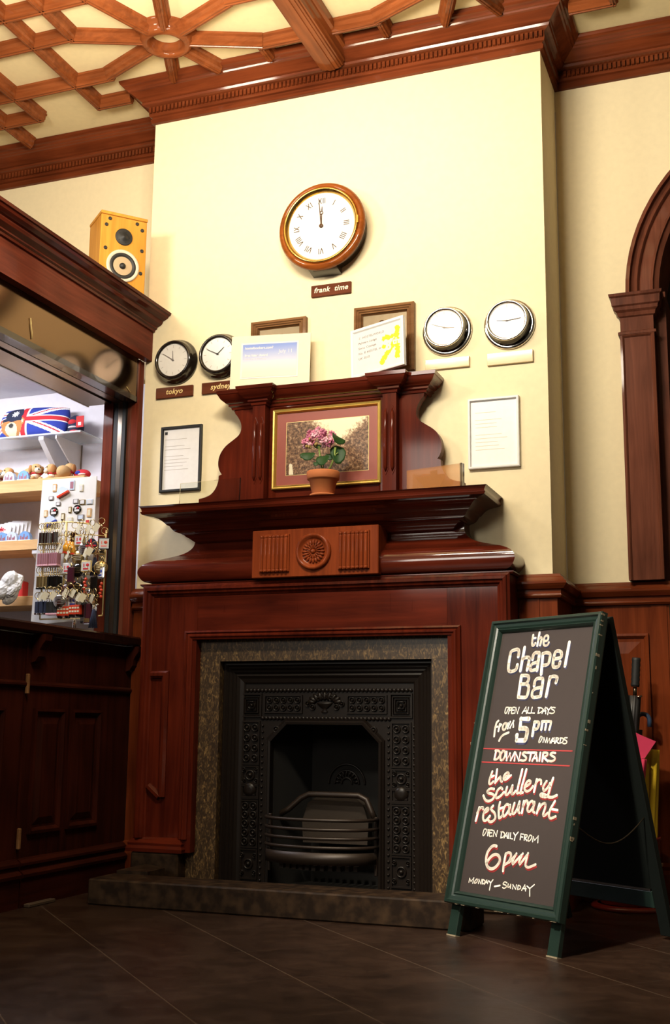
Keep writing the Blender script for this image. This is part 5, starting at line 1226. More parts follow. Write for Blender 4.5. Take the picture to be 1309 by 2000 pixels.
MB().lathe([(0.0465, 0.003), (0.042, 0.004), (0.018, -0.0), (0.014, 0.001)], 40, at2(w_/2, 0.152)).build('cone', 'cone_tan', wf)
MB().lathe([(0.016, 0.0), (0.014, 0.007), (0.007, 0.012), (0.001, 0.0125)], 24, at2(w_/2, 0.152)).build('dust_cap', 'speaker_black', wf)
for x, z in ((0.042, 0.378), (0.026, 0.345), (w_-0.050, 0.378), (w_-0.024, 0.350), (0.026, 0.228), (w_-0.022, 0.246), (0.026, 0.060), (w_-0.024, 0.132), (w_-0.03, 0.030)):
    MB().lathe([(0.0088, 0), (0.0088, 0.003), (0.005, 0.004), (0.001, 0.002)], 16, at2(x, z)).build('grille_plug', 'speaker_black', t)
# ------------------------------------------------------------------ the A-board
TH, TI = -0.5706, 0.2493
BO = Vector((-1.1373, -0.7302, 0.0))
ab = thing('a_board', 'green-framed folding chalkboard advertising the Chapel Bar, standing on the floor', 'sandwich board', (-0.80, -0.72, 0))
BM = Matrix.Translation(BO) @ Matrix.Rotation(TH, 4, 'Z') @ Matrix.Rotation(-TI, 4, 'X')      # local x along the board, z up its slope, -y out of its face
BW, B0, B1 = 0.532, 0.1107, 1.1319
fr = MB().frame(BW, B1-B0, [(0, -0.022), (0, 0.004), (0.003, 0.010), (0.012, 0.012), (0.016, 0.004), (0.026, 0.002), (0.032, -0.002), (0.036, 0.002), (0.042, -0.006), (0.046, -0.014)], BM @ Matrix.Translation((0, 0, B0))).build('front_frame', 'board_green', ab)
m = MB().at(BM); m.box(0.044, BW-0.044, 0.014, 0.020, B0+0.044, B1-0.044); slate = m.build('chalkboard', 'slate', ab)
for x0 in (0.012, BW-0.056):
    m = MB().at(BM); m.box(x0, x0+0.044, 0.0205, 0.042, 0.006, B1-0.02, 0.002); m.build('leg', 'board_green', ab)
    m = MB().at(BM); m.box(x0-0.0008, x0+0.0448, 0.0200, 0.0425, 0.006, 0.011); m.build('worn_foot', 'worn_edge', ab)
m = MB().at(BM)
random.seed(5)
for i in range(26):
    z = random.uniform(B0, B1); s = random.choice((0, BW))
    m.box(s-0.0006, s+0.0006, random.uniform(-0.010, 0.0), random.uniform(0.002, 0.010), z, z+random.uniform(0.003, 0.014))
for i in range(14):
    x = random.uniform(0, BW); m.box(x, x+random.uniform(0.004, 0.015), -0.011, -0.004, B0-0.0006, B0+0.0006)
m.build('chipped_paint', 'worn_edge', ab)
# rear leaf, hinged at the top and opened out behind
top = BM @ Vector((0, 0.046, B1-0.012))
nb = Vector((-math.sin(TH), math.cos(TH), 0)); ux = Vector((math.cos(TH), math.sin(TH), 0))
rear = math.atan2(0.268, top.z)
RM2 = Matrix.Translation(top) @ Matrix.Rotation(TH, 4, 'Z') @ Matrix.Rotation(rear, 4, 'X')   # local z up; board hangs to -z, y out at the back
RL = top.z/math.cos(rear)
for x0 in (0.012, BW-0.058):
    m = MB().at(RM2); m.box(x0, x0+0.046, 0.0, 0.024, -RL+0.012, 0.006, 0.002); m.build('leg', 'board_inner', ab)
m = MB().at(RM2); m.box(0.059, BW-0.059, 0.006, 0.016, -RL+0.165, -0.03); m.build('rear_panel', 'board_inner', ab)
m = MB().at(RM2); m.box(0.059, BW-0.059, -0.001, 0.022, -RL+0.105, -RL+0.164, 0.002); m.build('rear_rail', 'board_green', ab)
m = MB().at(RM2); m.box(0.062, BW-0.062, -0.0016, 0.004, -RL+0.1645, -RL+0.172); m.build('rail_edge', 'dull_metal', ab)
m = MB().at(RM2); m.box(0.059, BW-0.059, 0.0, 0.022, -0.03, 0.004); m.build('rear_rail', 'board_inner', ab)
for x0 in (0.09, BW-0.13):
    m = MB().at(BM); m.box(x0, x0+0.040, 0.034, 0.0445, B1-0.050, B1-0.006, 0.001); m.build('hinge', 'dark_metal', ab)
pa = BM @ Vector((BW-0.03, 0.044, 0.42)); pb = RM2 @ Vector((BW-0.03, 0.0, -RL+0.42))
ch = [pa.lerp(pb, k/12)-Vector((0, 0, 0.07*math.sin(PI*k/12))) for k in range(13)]
MB().tube(ch, 0.0022, 6).build('stay_cord', 'dark_metal', ab)
LM = BM @ Matrix.Translation((0, 0.014, 0))
COLS = {'the Chapel Bar': 'sign_blue', 'from': None, '5pm': 'sign_blue', 'DOWNSTAIRS': 'sign_red', 'the scullery restaurant': 'sign_red', '6pm': 'sign_red'}
OFF = {'the Chapel Bar': (0.0040, -0.0055), '5pm': (0.0035, -0.0075), 'DOWNSTAIRS': (0.0022, -0.0012), 'the scullery restaurant': (0.0028, -0.0065), '6pm': (0.0036, -0.0070)}
for word, strokes in LETTERS.items():
    m = MB()
    for st in strokes:
        w = st[0]*1e-4; pts = [(st[i]*1e-4, st[i+1]*1e-4) for i in range(1, len(st), 2)]
        m.ribbon(pts, w*1.12, LM, 0.0010)
    o = m.build('lettering' if word != 'rules' else 'ruled_lines', 'sign_white' if word != 'rules' else 'sign_red', slate)
    if word != 'rules': o['label'] = 'painted words %s' % word
    if COLS.get(word):
        dx, dz = OFF[word]; m = MB()
        for st in strokes:
            w = st[0]*1e-4; pts = [(st[i]*1e-4+dx, st[i+1]*1e-4+dz) for i in range(1, len(st), 2)]
            m.ribbon(pts, w, LM, 0.0005)
        m.build('drop_shadow', COLS[word], slate)

# ------------------------------------------------------------------ umbrella stand behind the board
US = Vector((-0.600, 0.190, 0.0))
t = thing('umbrella_stand', 'dark red round umbrella stand on the floor behind the chalkboard', 'umbrella stand', US)
T = Matrix.Translation(US)
MB().lathe([(0.001, 0.0), (0.155, 0.0), (0.158, 0.010), (0.150, 0.018), (0.130, 0.020)], 40, T).build('base', 'stand_red', t)
MB().lathe([(0.118, 0.0205), (0.120, 0.03), (0.124, 0.265), (0.128, 0.270), (0.128, 0.280), (0.121, 0.280), (0.116, 0.03), (0.001, 0.028)], 40, T).build('bin', 'stand_red', t)
def umbrella(label, a, b, r0, r1, cm, kind):
    a = Vector(a); b = Vector(b); d = (b-a).normalized()
    t = thing('umbrella', label, 'umbrella', a, 0, 'umbrellas in the stand')
    L = (b-a).length
    q = lambda s: a+d*s
    x = d.orthogonal().normalized(); y = d.cross(x)
    m = MB(); n = 24; rings = 8; vs = []; fs = []
    for i in range(rings+1):
        s = i/rings; r = r0+(r1-r0)*s
        for j in range(n):
            th = 2*PI*j/n+s*0.9; rr = r*(1+0.16*math.cos(8*2*PI*j/n))
            p = q(0.06*L+s*0.94*L)+x*rr*math.cos(th)+y*rr*math.sin(th); vs.append(p)
    for i in range(rings):
        for j in range(n): fs.append((i*n+j, i*n+(j+1) % n, (i+1)*n+(j+1) % n, (i+1)*n+j))
    fs.append(tuple(range(n))); fs.append(tuple(rings*n+j for j in range(n)))
    m.add(vs, fs, True); m.build('canopy', cm, t)
    MB().tube([a, q(0.08*L)], [0.003, 0.004], 8).build('tip', 'dark_metal', t)
    return t, q, L, x
t, q, L, x = umbrella('black umbrella with a straight ribbed grip, tallest in the stand', (-0.615, 0.185, 0.031), (-0.553, 0.180, 0.842), 0.012, 0.022, 'umbrella_black', 's')
MB().tube([q(L+0.001), q(L+0.035)], 0.008, 10).build('shaft', 'dark_metal', t)
MB().tube([q(L+0.036+0.010*k) for k in range(13)], [0.0165+0.0022*(k % 2) for k in range(13)], 14).build('grip', 'black_matt', t)
MB().tube([q(L-0.006)+Vector((0.012, -0.022, 0)), q(L-0.006)+Vector((0.03, -0.014, 0.004))], 0.004, 6).build('strap_clip', 'dull_metal', t)
t, q, L, x = umbrella('umbrella with a blue crook handle behind the black one', (-0.600, 0.245, 0.031), (-0.557, 0.245, 0.705), 0.010, 0.020, 'umbrella_black', 'c')
c0 = q(L+0.001)
hk_ = [c0, c0+Vector((0.001, 0, 0.03))]+[c0+Vector((0.027-0.026*math.cos(a), 0, 0.035+0.028*math.sin(a))) for a in [PI*k/9 for k in range(1, 10)]]+[c0+Vector((0.052, 0, 0.010))]
MB().tube(hk_, 0.0095, 10).build('crook_handle', 'umbrella_blue', t)
t, q, L, x = umbrella('pink folded umbrella with a flared top, leaning out of the stand', (-0.590, 0.120, 0.031), (-0.535, 0.120, 0.590), 0.010, 0.024, 'umbrella_pink', 'f')
m = MB(); tp = q(L)
rim = [tp+Vector((-0.03, 0, 0.0)), tp+Vector((-0.05, -0.02, 0.118)), tp+Vector((0.066, -0.01, 0.068)), tp+Vector((0.018, 0.0, 0.0)), tp+Vector((-0.04, 0.03, 0.115)), tp+Vector((0.060, 0.03, 0.064))]
m.add(rim, [(0, 1, 2, 3), (0, 3, 5, 4), (1, 4, 5, 2), (0, 4, 1), (3, 2, 5)], False); m.build('flared_top', 'umbrella_pink', t)
t, q, L, x = umbrella('yellow umbrella standing at the right of the stand', (-0.518, 0.200, 0.031), (-0.494, 0.200, 0.625), 0.018, 0.026, 'umbrella_yellow', 'y')

# ------------------------------------------------------------------ goods in the kiosk
SZ1, SZ2, SZ3, SZG = 1.9355, 1.6205, 1.3345, 2.1730
# flag cushion
t = thing('flag_cushion', 'union flag cushion with a bear in a helmet on the top glass shelf', 'cushion', (-3.66, 0.20, SZG))
def flagcol(u, v):
    # u, v in 0..1 across the whole cushion front
    bx, bz = (u-0.225)/0.165, (v-0.30)/0.34            # bear head
    hx, hz = (u-0.245)/0.135, (v-0.70)/0.27
    if hx*hx+hz*hz < 1 or (abs(u-0.22) < 0.15 and abs(v-0.52) < 0.05):
        sx, sz = (u-0.262)/0.055, (v-0.70)/0.115
        a = math.atan2(sz, sx)
        if sx*sx+sz*sz < (0.75+0.3*math.cos(8*a))**2: return 2
        return 3
    if ((u-0.225)/0.095)**2+((v-0.20)/0.21)**2 < 1:
        if ((u-0.228)/0.036)**2+((v-0.30)/0.075)**2 < 1: return 6
        return 5
    if bx*bx+bz*bz < 1: return 4
    for ex in (0.085, 0.375):
        d = ((u-ex)/0.045)**2+((v-0.43)/0.12)**2
        if d < 0.35: return 5
        if d < 1: return 4
    x = (u-0.40); y = (v-0.5)*0.5
    if abs(x) < 0.035 or abs(y) < 0.032: return 1
    if abs(x) < 0.062 or abs(y) < 0.057: return 2
    s = 0.25/0.60
    d = abs(y)-abs(x)*s
    if abs(d) < 0.018: return 1 if d*(1 if x*y > 0 else -1) > -0.002 else 2
    if abs(d) < 0.045: return 2
    return 0
m = MB(); NU, NV = 110, 56
CMx = Matrix.Translation((-3.790, 0.185, SZG+0.016)) @ Matrix.Rotation(0.10, 4, 'Z') @ Matrix.Rotation(-0.30, 4, 'X')
CWd, CHt = 0.375, 0.165
for side in (-1, 1):
    vs = []
    for j in range(NV+1):
        for i in range(NU+1):
            u, v = i/NU, j/NV
            th = 0.052*(max(0, (1-abs(2*u-1)**3.2))*max(0, (1-abs(2*v-1)**2.6)))**0.5
            pin = 0.010*math.sin(PI*v)*(2*u-1)+0.0
            vs.append(CMx @ Vector((u*CWd+0.014*math.sin(PI*v)*(1 if u > .5 else -1)*abs(2*u-1), side*th, v*CHt+0.008*math.sin(PI*u)*(2*v-1))))
    base = len(m.v); m.v += vs
    for j in range(NV):
        for i in range(NU):
            a = base+j*(NU+1)+i
            m.f.append((a, a+1, a+NU+2, a+NU+1)); m.sm.append(True)
            m.mi.append(flagcol((i+0.5)/NU, (j+0.5)/NV))
m.build('cover', ['flag_blue', 'flag_red', 'flag_white', 'navy', 'bear_brown', 'bear_cream', 'black_matt'], t)
t = thing('souvenir_bag', 'navy and red souvenir bag with a swing tag beside the cushion', 'bag', (-3.355, 0.24, SZG))
m = MB(); m.ball((-3.365, 0.25, SZG+0.062), (0.045, 0.040, 0.062), 18, 10); m.build('body', 'navy', t)
m = MB(); m.ball((-3.368, 0.243, SZG+0.080), (0.034, 0.040, 0.020), 12, 8); m.ball((-3.358, 0.243, SZG+0.030), (0.034, 0.040, 0.012), 12, 8); m.build('red_band', 'flag_red', t)
m = MB(); m.ball((-3.364, 0.241, SZG+0.053), (0.035, 0.040, 0.008), 12, 8); m.build('white_band', 'flag_white', t)
m = MB(); m.box(-3.335, -3.290, 0.205, 0.208, SZG+0.045, SZG+0.105, 0.0); m.build('swing_tag', 'scarf_red', t)
m = MB(); m.box(-3.323, -3.305, 0.2045, 0.2049, SZG+0.055, SZG+0.073); m.build('price_label', 'paper', t)

# plush dogs: one prototype, then copies
def plush(label, loc, rz):
    t = thing('plush_dog', label, 'soft toy', (0, 0, 0), 0, 'plush dogs on the upper wooden shelf')
    m = MB(); m.ball((0, 0.020, 0.034), (0.034, 0.042, 0.034), 16, 10)
    m.ball((0, -0.020, 0.058), (0.032, 0.030, 0.029), 16, 10); m.ball((0.020, -0.028, 0.010), (0.012, 0.018, 0.010), 10, 6); m.ball((-0.020, -0.028, 0.010), (0.012, 0.018, 0.010), 10, 6)
    m.build('body', 'plush_tan', t)
    m = MB(); m.ball((0, -0.046, 0.048), (0.018, 0.014, 0.015), 12, 8); m.ball((0, -0.012, 0.026), (0.024, 0.024, 0.022), 12, 8); m.build('muzzle', 'plush_cream', t)
    for sx in (-1, 1):
        MB().ball((sx*0.031, -0.018, 0.056), (0.010, 0.015, 0.022), 10, 8).build('ear', 'bear_brown', t)
        MB().ball((sx*0.013, -0.046, 0.066), 0.0036, 8, 6).build('eye', 'black_gloss', t)
    MB().ball((0, -0.060, 0.052), (0.005, 0.003, 0.004), 8, 6).build('nose', 'black_gloss', t)
    m = MB(); m.lathe([(0.028, -0.006), (0.035, 0.0), (0.028, 0.006)], 20, Matrix.Translation((0, -0.006, 0.036))); m.build('scarf', 'scarf_red', t)
    return t
pd = plush('', (0, 0, 0), 0)
for x, y, rz, lb in ((-3.800, 0.195, 0.9, 'tan plush dog lying at the left end of the upper wooden shelf'), (-3.700, 0.185, -0.5, 'cream-muzzled plush dog second from the left on the upper shelf'),
                     (-3.618, 0.235, 0.2, 'plush dog just left of the sloping white bracket'), (-3.530, 0.150, 0.9, 'plush dog partly behind the sloping white bracket'),
                     (-3.430, 0.180, -0.7, 'plush dog with a red scarf right of the bracket'), (-3.345, 0.160, 2.9, 'plush dog turned away above the white board')):
    place(pd, (x, y, SZ1), rz, lb)
t = thing('union_flag_purse', 'small red union flag purse at the right end of the upper shelf', 'purse', (-3.275, 0.19, SZ1))
MB().ball((-3.272, 0.19, SZ1+0.026), (0.048, 0.03, 0.026), 16, 10).build('body', 'flag_red', t)
m = MB(); m.ball((-3.282, 0.170, SZ1+0.030), (0.020, 0.014, 0.012), 10, 6); m.build('blue_patch', 'flag_blue', t)
m = MB(); m.ball((-3.262, 0.170, SZ1+0.022), (0.024, 0.014, 0.006), 10, 6); m.build('white_stripe', 'flag_white', t)
# snow-dome magnets
def dome(mat):
    t = thing('souvenir_dome', '', 'snow dome', (0, 0, 0), 0, 'blue souvenir domes on the wooden shelves')
    m = MB(); pr = [(-0.034, 0.006)]+[(0.034*math.cos(PI-PI*k/14), 0.012+0.038*math.sin(PI*k/14)) for k in range(15)]+[(0.034, 0.006)]
    m.prism(pr, 'y', -0.012, 0.012); m.build('shell', mat, t)
    m = MB(); m.box(-0.036, 0.036, -0.014, 0.014, 0, 0.0055, 0.001); m.build('base', 'flag_white', t)
    m = MB()
    for i, (w, h) in enumerate(((0.006, 0.020), (0.008, 0.014), (0.005, 0.028), (0.009, 0.012), (0.006, 0.018))): m.box(-0.024+i*0.010, -0.024+i*0.010+w, -0.0135, -0.0121, 0.007, 0.007+h)
    m.build('skyline', 'mauve', t)
    return t
da = dome('dome_blue'); db = dome('dome_pale')
for p, x, y, z, lb in ((da, -3.770, 0.125, SZ1, 'blue dome before the leftmost plush dog'), (db, -3.838, 0.125, SZ1, 'pale dome at the far left of the upper shelf'), (db, -3.662, 0.122, SZ1, 'large pale dome under the cream-muzzled dog'), (da, -3.575, 0.122, SZ1, 'blue dome left of the white display board'),
                       (da, -3.690, 0.130, SZ2, 'blue dome between the cards and the display board'), (db, -3.630, 0.130, SZ2, 'pale blue dome touching the display board edge'), (da, -3.555, 0.135, SZ2, 'blue dome mostly hidden behind the display board'), (db, -3.835, 0.130, SZ2, 'pale dome at the left end of the middle shelf')):
    place(p, (x, y, z), 0, lb + ' in the kiosk')
# greeting cards
for k in range(6):
    t = tag(MB().at(Matrix.Translation((-3.79+0.012*k, 0.155+0.016*k, SZ2)) @ Matrix.Rotation(0.25, 4, 'Z') @ Matrix.Rotation(-0.22, 4, 'X')).box(0, 0.105, 0, 0.003, 0.0012, 0.100+0.008*k).build('greeting_card', 'paper'),
            ('white greeting card at the front of the stack by the domes', 'white greeting card, second in the stack by the domes', 'white greeting card, third in the stack by the domes', 'white greeting card, fourth in the stack by the domes', 'white greeting card, fifth in the stack by the domes', 'white greeting card with a red flag motif at the back of the stack')[k], 'card', 'greeting cards stacked on the middle shelf')
    if k in (0, 5):
        m = MB().at(Matrix.Translation((-3.79+0.012*k, 0.155+0.016*k, SZ2)) @ Matrix.Rotation(0.25, 4, 'Z') @ Matrix.Rotation(-0.22, 4, 'X'))
        for a in range(8):
            c, s = math.cos(a*PI/4), math.sin(a*PI/4); z0 = 0.078+0.008*k; L = 0.024 if a % 2 == 0 else 0.018
            m.add([(0.052-s*0.002, -0.0006, z0+c*0.002), (0.052+s*0.002, -0.0006, z0-c*0.002), (0.052+c*L+s*0.003, -0.0006, z0+s*L*0.7-c*0.003), (0.052+c*L-s*0.003, -0.0006, z0+s*L*0.7+c*0.003)], [(0, 1, 2, 3)], False)
        m.build('printed_flag', 'flag_red', t)
tag(MB().ball((-3.900, 0.22, SZ2+0.070), (0.060, 0.06, 0.0695), 16, 10).build('black_hat', 'black_matt'), 'black rounded hat at the left end of the middle wooden shelf', 'hat')
# lowest shelf: box of goods, red packet, crumpled wrapping
t = thing('goods_box', 'white patterned box on the lowest wooden shelf', 'box', (-3.84, 0.20, SZ3))
MB().box(-3.91, -3.79, 0.14, 0.27, SZ3, SZ3+0.075, 0.004).build('carton', 'paper', t)
m = MB()
random.seed(9)
for k in range(18):
    x, z = random.uniform(-3.90, -3.80), SZ3+random.uniform(0.01, 0.065); m.box(x-0.005, x+0.005, 0.1394, 0.1400, z-0.003, z+0.003)
m.build('printed_marks', 'ink_grey', t)
tag(MB().box(-3.70, -3.62, 0.22, 0.28, SZ3, SZ3+0.095, 0.006).build('red_packet', 'scarf_red'), 'red packet standing behind the white wrapping on the lowest shelf', 'packet')
bm = bmesh.new(); bmesh.ops.create_icosphere(bm, subdivisions=4, radius=1.0)
random.seed(21)
sd = [(Vector((random.uniform(-1, 1), random.uniform(-1, 1), random.uniform(-1, 1))).normalized(), random.uniform(0.55, 1.05)) for _ in range(16)]
for v in bm.verts:
    n = v.co.normalized(); k = max(n.dot(a)*b for a, b in sd)
    f = 0.30+0.72*max(0.0, k-0.15)**1.5
    v.co = Vector((n.x*0.125*f, n.y*0.060*f, n.z*0.085*f))+Vector((random.uniform(-1, 1), random.uniform(-1, 1), random.uniform(-1, 1)))*0.0022
bm.verts.index_update()
m = MB().at(Matrix.Translation((-3.545, 0.020, SZ3+0.035)) @ Matrix.Rotation(-0.75, 4, 'Y')); m.add([v.co[:] for v in bm.verts], [[v.index for v in f.verts] for f in bm.faces], False); bm.free()
tag(m.build('wrapping_bundle', 'white_plastic'), 'crumpled white wrapping bundle at the edge of the lowest shelf', 'wrapping')

# display stand on the counter: white magnet board behind, key-ring rack before it
CZ = 1.1055
dsp = thing('display_stand', 'white souvenir board and wire key-ring rack standing on the kiosk counter', 'display stand', (-3.03, -0.15, CZ))
YB = -0.125
bd = MB()
bd.prism([(-3.310, 1.165), (-2.985, 1.185), (-2.985, 1.868), (-3.288, 1.868)], 'y', YB, YB+0.006)
bd.build('back_board', 'white_plastic', dsp)
MB().box(-3.16, -2.88, -0.215, -0.075, CZ, CZ+0.010, 0.003).build('base_plate', 'chrome', dsp)
MB().tube([(-3.06, -0.135, CZ+0.0101), (-3.06, -0.135, 1.185)], 0.009, 10).build('stem', 'chrome', dsp)
YR = -0.175
def wire(pts, r=0.0035): MB().tube(pts, r, 6).build('wire', 'pale_gold', dsp)
wire([(-3.225, YR, 1.185), (-3.225, YR, 1.645)]); wire([(-3.105, YR, 1.190), (-3.105, YR, 1.645)], 0.0055); wire([(-2.985, YR, 1.185), (-2.985, YR, 1.630)]); wire([(-2.905, YR+0.03, 1.20), (-2.905, YR+0.03, 1.60)])
wire([(-3.225, YR, 1.645), (-3.105, YR, 1.645), (-2.985, YR, 1.630)]); wire([(-3.225, YR, 1.186), (-2.985, YR, 1.186), (-2.905, YR+0.03, 1.20)])
for z in (1.562, 1.475, 1.375, 1.275):
    wire([(-3.225, YR, z+0.02), (-3.105, YR, z+0.02), (-2.985, YR, z+0.015), (-2.905, YR+0.03, z+0.01)], 0.0025)

# magnets on the board
def magnet(label, x, z, kind, mats, s=1.0):
    t = thing('fridge_magnet', label, 'magnet', (x, YB-0.0005, z-0.02), 0, 'souvenir magnets on the white board')
    M = wallM(x, z, YB-0.0005)
    if kind == 'dome':
        Mr = Matrix.Translation((x, YB-0.0005, z)) @ Matrix.Rotation(-0.42, 4, 'Y')
        m = MB().at(Mr); m.prism([(0.030*s*math.cos(PI*k/12), 0.030*s*math.sin(PI*k/12)) for k in range(13)], 'y', -0.012, 0); m.build('shell', mats[0], t)
        m = MB().at(Mr); m.box(-0.032*s, 0.032*s, -0.015, 0, -0.013*s, -0.0005, 0.002); m.build('base', mats[1], t)
    elif kind == 'disc':
        m = MB().at(M); m.lathe([(0.020*s, 0), (0.020*s, 0.004), (0.001, 0.005)], 24); m.build('disc', mats[0], t)
        m = MB().at(M); m.box(-0.012*s, 0.012*s, -0.010*s, -0.001, 0.0052, 0.0060); m.box(-0.012*s, -0.004*s, 0.001, 0.010*s, 0.0052, 0.0060); m.build('print', 'paper', t)
        m = MB().at(M); m.ball((0.005*s, 0.006*s, 0.0055), (0.006*s, 0.005*s, 0.001), 10, 6); m.build('red_heart', 'flag_red', t)
    else:
        w, h = (0.011*s, 0.019*s) if kind == 'tall' else (0.017*s, 0.012*s)
        m = MB().at(M); m.box(-w, w, -h, h, 0, 0.004, 0.001); m.build('plate', mats[0], t)
        m = MB().at(M); m.box(-w*0.65, w*0.65, -h*0.7, h*0.7, 0.0041, 0.0050); m.build('print', mats[1], t)
magnet('blue-topped dome magnet with a red base near the top of the board', -3.165, 1.795, 'dome', ('dome_pale', 'bus_red'), 1.05)
magnet('dome magnet with a blue base at the left of the board', -3.225, 1.655, 'dome', ('dome_pale', 'flag_blue'), 1.05)
magnet('framed purple picture magnet at the top middle of the board', -3.118, 1.832, 'tall', ('dome_pale', 'mauve'), 1.25)
magnet('black round magnet with a red heart left of centre', -3.212, 1.707, 'disc', ('black_gloss',), 1.15)
magnet('black round magnet with a red heart right of centre', -3.082, 1.712, 'disc', ('black_gloss',), 1.1)
for x, z, kd, mm, sc, lb in ((-3.215, 1.825, 'tall', ('shelf_wood', 'paper'), 1.0, 'tan upright magnet at the top left of the board'), (-3.232, 1.775, 'wide', ('ink_grey', 'paper'), .8, 'grey magnet below the tan one'),
        (-3.190, 1.745, 'wide', ('ink_grey', 'paper'), .75, 'grey magnet between the red-based dome and the black disc'), (-3.258, 1.700, 'tall', ('shelf_wood', 'cream_card'), .9, 'tan magnet at the left edge of the board'),
        (-3.160, 1.680, 'tall', ('gold_metal', 'cream_card'), .9, 'gold magnet in the middle of the board'), (-3.092, 1.752, 'wide', ('ink_grey', 'paper'), .9, 'grey magnet above the right black disc'),
        (-3.055, 1.745, 'wide', ('gold_metal', 'paper'), 1.0, 'gold-rimmed magnet above right of the right disc'), (-3.122, 1.712, 'tall', ('gold_metal', 'cream_card'), .8, 'narrow gold magnet left of the right disc'),
        (-3.015, 1.692, 'tall', ('shelf_wood', 'cream_card'), 1.1, 'tan magnet at the right edge of the board'), (-3.015, 1.745, 'wide', ('dome_pale', 'paper'), 1.0, 'pale blue magnet high at the right edge'),
        (-3.065, 1.815, 'tall', ('cream_card', 'paper'), .9, 'cream magnet at the top right of the board'), (-3.060, 1.672, 'wide', ('ink_grey', 'dome_pale'), 1.1, 'blue-printed magnet under the right disc'),
        (-3.120, 1.665, 'wide', ('cream_card', 'paper'), .9, 'cream magnet just above the rack'), (-3.020, 1.650, 'wide', ('cream_card', 'scarf_red'), .8, 'cream magnet with red print above the rack')):
    magnet(lb, x, z, kd, mm, sc)

# key rings
def ring(m, r=0.011, z=-0.012):
    m.tube([(r*math.sin(2*PI*k/12), 0, z+r*math.cos(2*PI*k/12)) for k in range(12)], 0.0013, 5, closed=True)
def keyring(kind, mat, mat2=None):
    t = thing('key_ring', '', 'key ring', (0, 0, 0), 0)
    t.scale = (1.38, 1.38, 1.38)
    m = MB(); ring(m); m.tube([(0, 0, -0.022), (0.002, 0, -0.030), (0, 0, -0.036)], 0.0014, 5); m.build('split_ring', 'gold_metal', t)
    if kind == 'bar':
        m = MB(); m.box(-0.0045, 0.0045, -0.012, 0.012, -0.076, -0.034, 0.002); m.build('charm', mat, t)
        m = MB(); m.box(-0.0048, 0.0048, -0.0124, 0.0124, -0.079, -0.0725, 0.001); m.build('end_cap', mat2, t)
    elif kind == 'badge':
        m = MB(); m.box(-0.020, 0.020, -0.004, 0.003, -0.076, -0.036, 0.004); m.build('charm', mat, t)
        m = MB(); m.box(-0.016, 0.016, -0.0048, -0.0041, -0.071, -0.041); m.build('face', 'paper', t)
        if mat2: m = MB(); m.ball((0.006, -0.005, -0.052), (0.006, 0.001, 0.0055), 10, 6); m.box(-0.009, -0.006, -0.0055, -0.0048, -0.058, -0.047); m.box(-0.010, 0.010, -0.0055, -0.0048, -0.067, -0.062); m.build('heart_print', mat2, t)
    elif kind == 'round':
        m = MB(); m.lathe([(0.001, -0.005), (0.021, -0.004), (0.024, 0.0), (0.021, 0.004), (0.001, 0.005)], 24, Matrix.Translation((0, 0, -0.060)) @ FACE); m.build('charm', mat, t)
        m = MB()
        for k in range(4): m.box(-0.015, 0.015, -0.0062, -0.0052, -0.069+k*0.006, -0.0675+k*0.006)
        m.build('print', mat2, t)
    elif kind == 'bottle':
        m = MB(); m.lathe([(0.001, -0.080), (0.011, -0.080), (0.0115, -0.055), (0.005, -0.044), (0.0045, -0.036), (0.001, -0.036)], 14); m.build('charm', mat, t)
        m = MB(); m.lathe([(0.0118, -0.080), (0.0118, -0.074)], 14); m.build('base', mat2, t)
    elif kind == 'bus':
        m = MB(); m.box(-0.024, 0.024, -0.009, 0.009, -0.070, -0.036, 0.003); m.build('charm', mat, t)
        m = MB()
        for z in (-0.046, -0.058):
            for k in range(4): m.box(-0.020+k*0.011, -0.012+k*0.011, -0.0098, -0.0091, z-0.003, z+0.003)
        m.build('windows', mat2, t)
        m = MB()
        for x in (-0.014, 0.014): m.lathe([(0.005, -0.010), (0.005, 0.010)], 12, Matrix.Translation((x, 0, -0.0715)) @ FACE)
        m.build('wheels', 'black_matt', t)
    elif kind == 'fob':
        m = MB(); m.box(-0.014, 0.014, -0.004, 0.004, -0.105, -0.034, 0.004); m.build('charm', mat, t)
        m = MB(); m.box(-0.010, 0.010, -0.0048, -0.0041, -0.098, -0.085); m.build('band', mat2, t)
    elif kind == 'beads':
        for k in range(5): MB().ball((0.002*(-1)**k, 0, -0.042-0.011*k), 0.0058, 10, 7).build('bead', mat, t)
    elif kind == 'tassel':
        m = MB()
        for k in range(14):
            a = 2*PI*k/14; m.tube([(0.003*math.cos(a), 0.003*math.sin(a), -0.038), (0.008*math.cos(a), 0.008*math.sin(a), -0.065), (0.014*math.cos(a), 0.014*math.sin(a), -0.100)], 0.0015, 4)
        m.build('tassel', mat, t)
    elif kind == 'tag':
        m = MB().at(Matrix.Rotation(0.5, 4, 'Y')); m.box(-0.010, 0.010, -0.0006, 0.0006, -0.052, -0.024); m.build('price_tag', mat, t)
    elif kind == 'flag':
        m = MB(); m.ball((0, 0, -0.062), (0.021, 0.004, 0.026), 18, 10); m.build('charm', mat, t)
        m = MB(); m.box(-0.003, 0.003, -0.0052, -0.0041, -0.085, -0.039); m.box(-0.019, 0.019, -0.0052, -0.0041, -0.065, -0.059)
        for a in (0.8, -0.8):
            c, s = math.cos(a), math.sin(a)
            m.add([(c*0.017-s*0.0015, -0.0050, -0.062+s*0.019+c*0.0015), (c*0.017+s*0.0015, -0.0050, -0.062+s*0.019-c*0.0015), (-c*0.017+s*0.0015, -0.0050, -0.062-s*0.019-c*0.0015), (-c*0.017-s*0.0015, -0.0050, -0.062-s*0.019+c*0.0015)], [(0, 1, 2, 3)], False)
        m.build('cross', mat2, t)
    return t
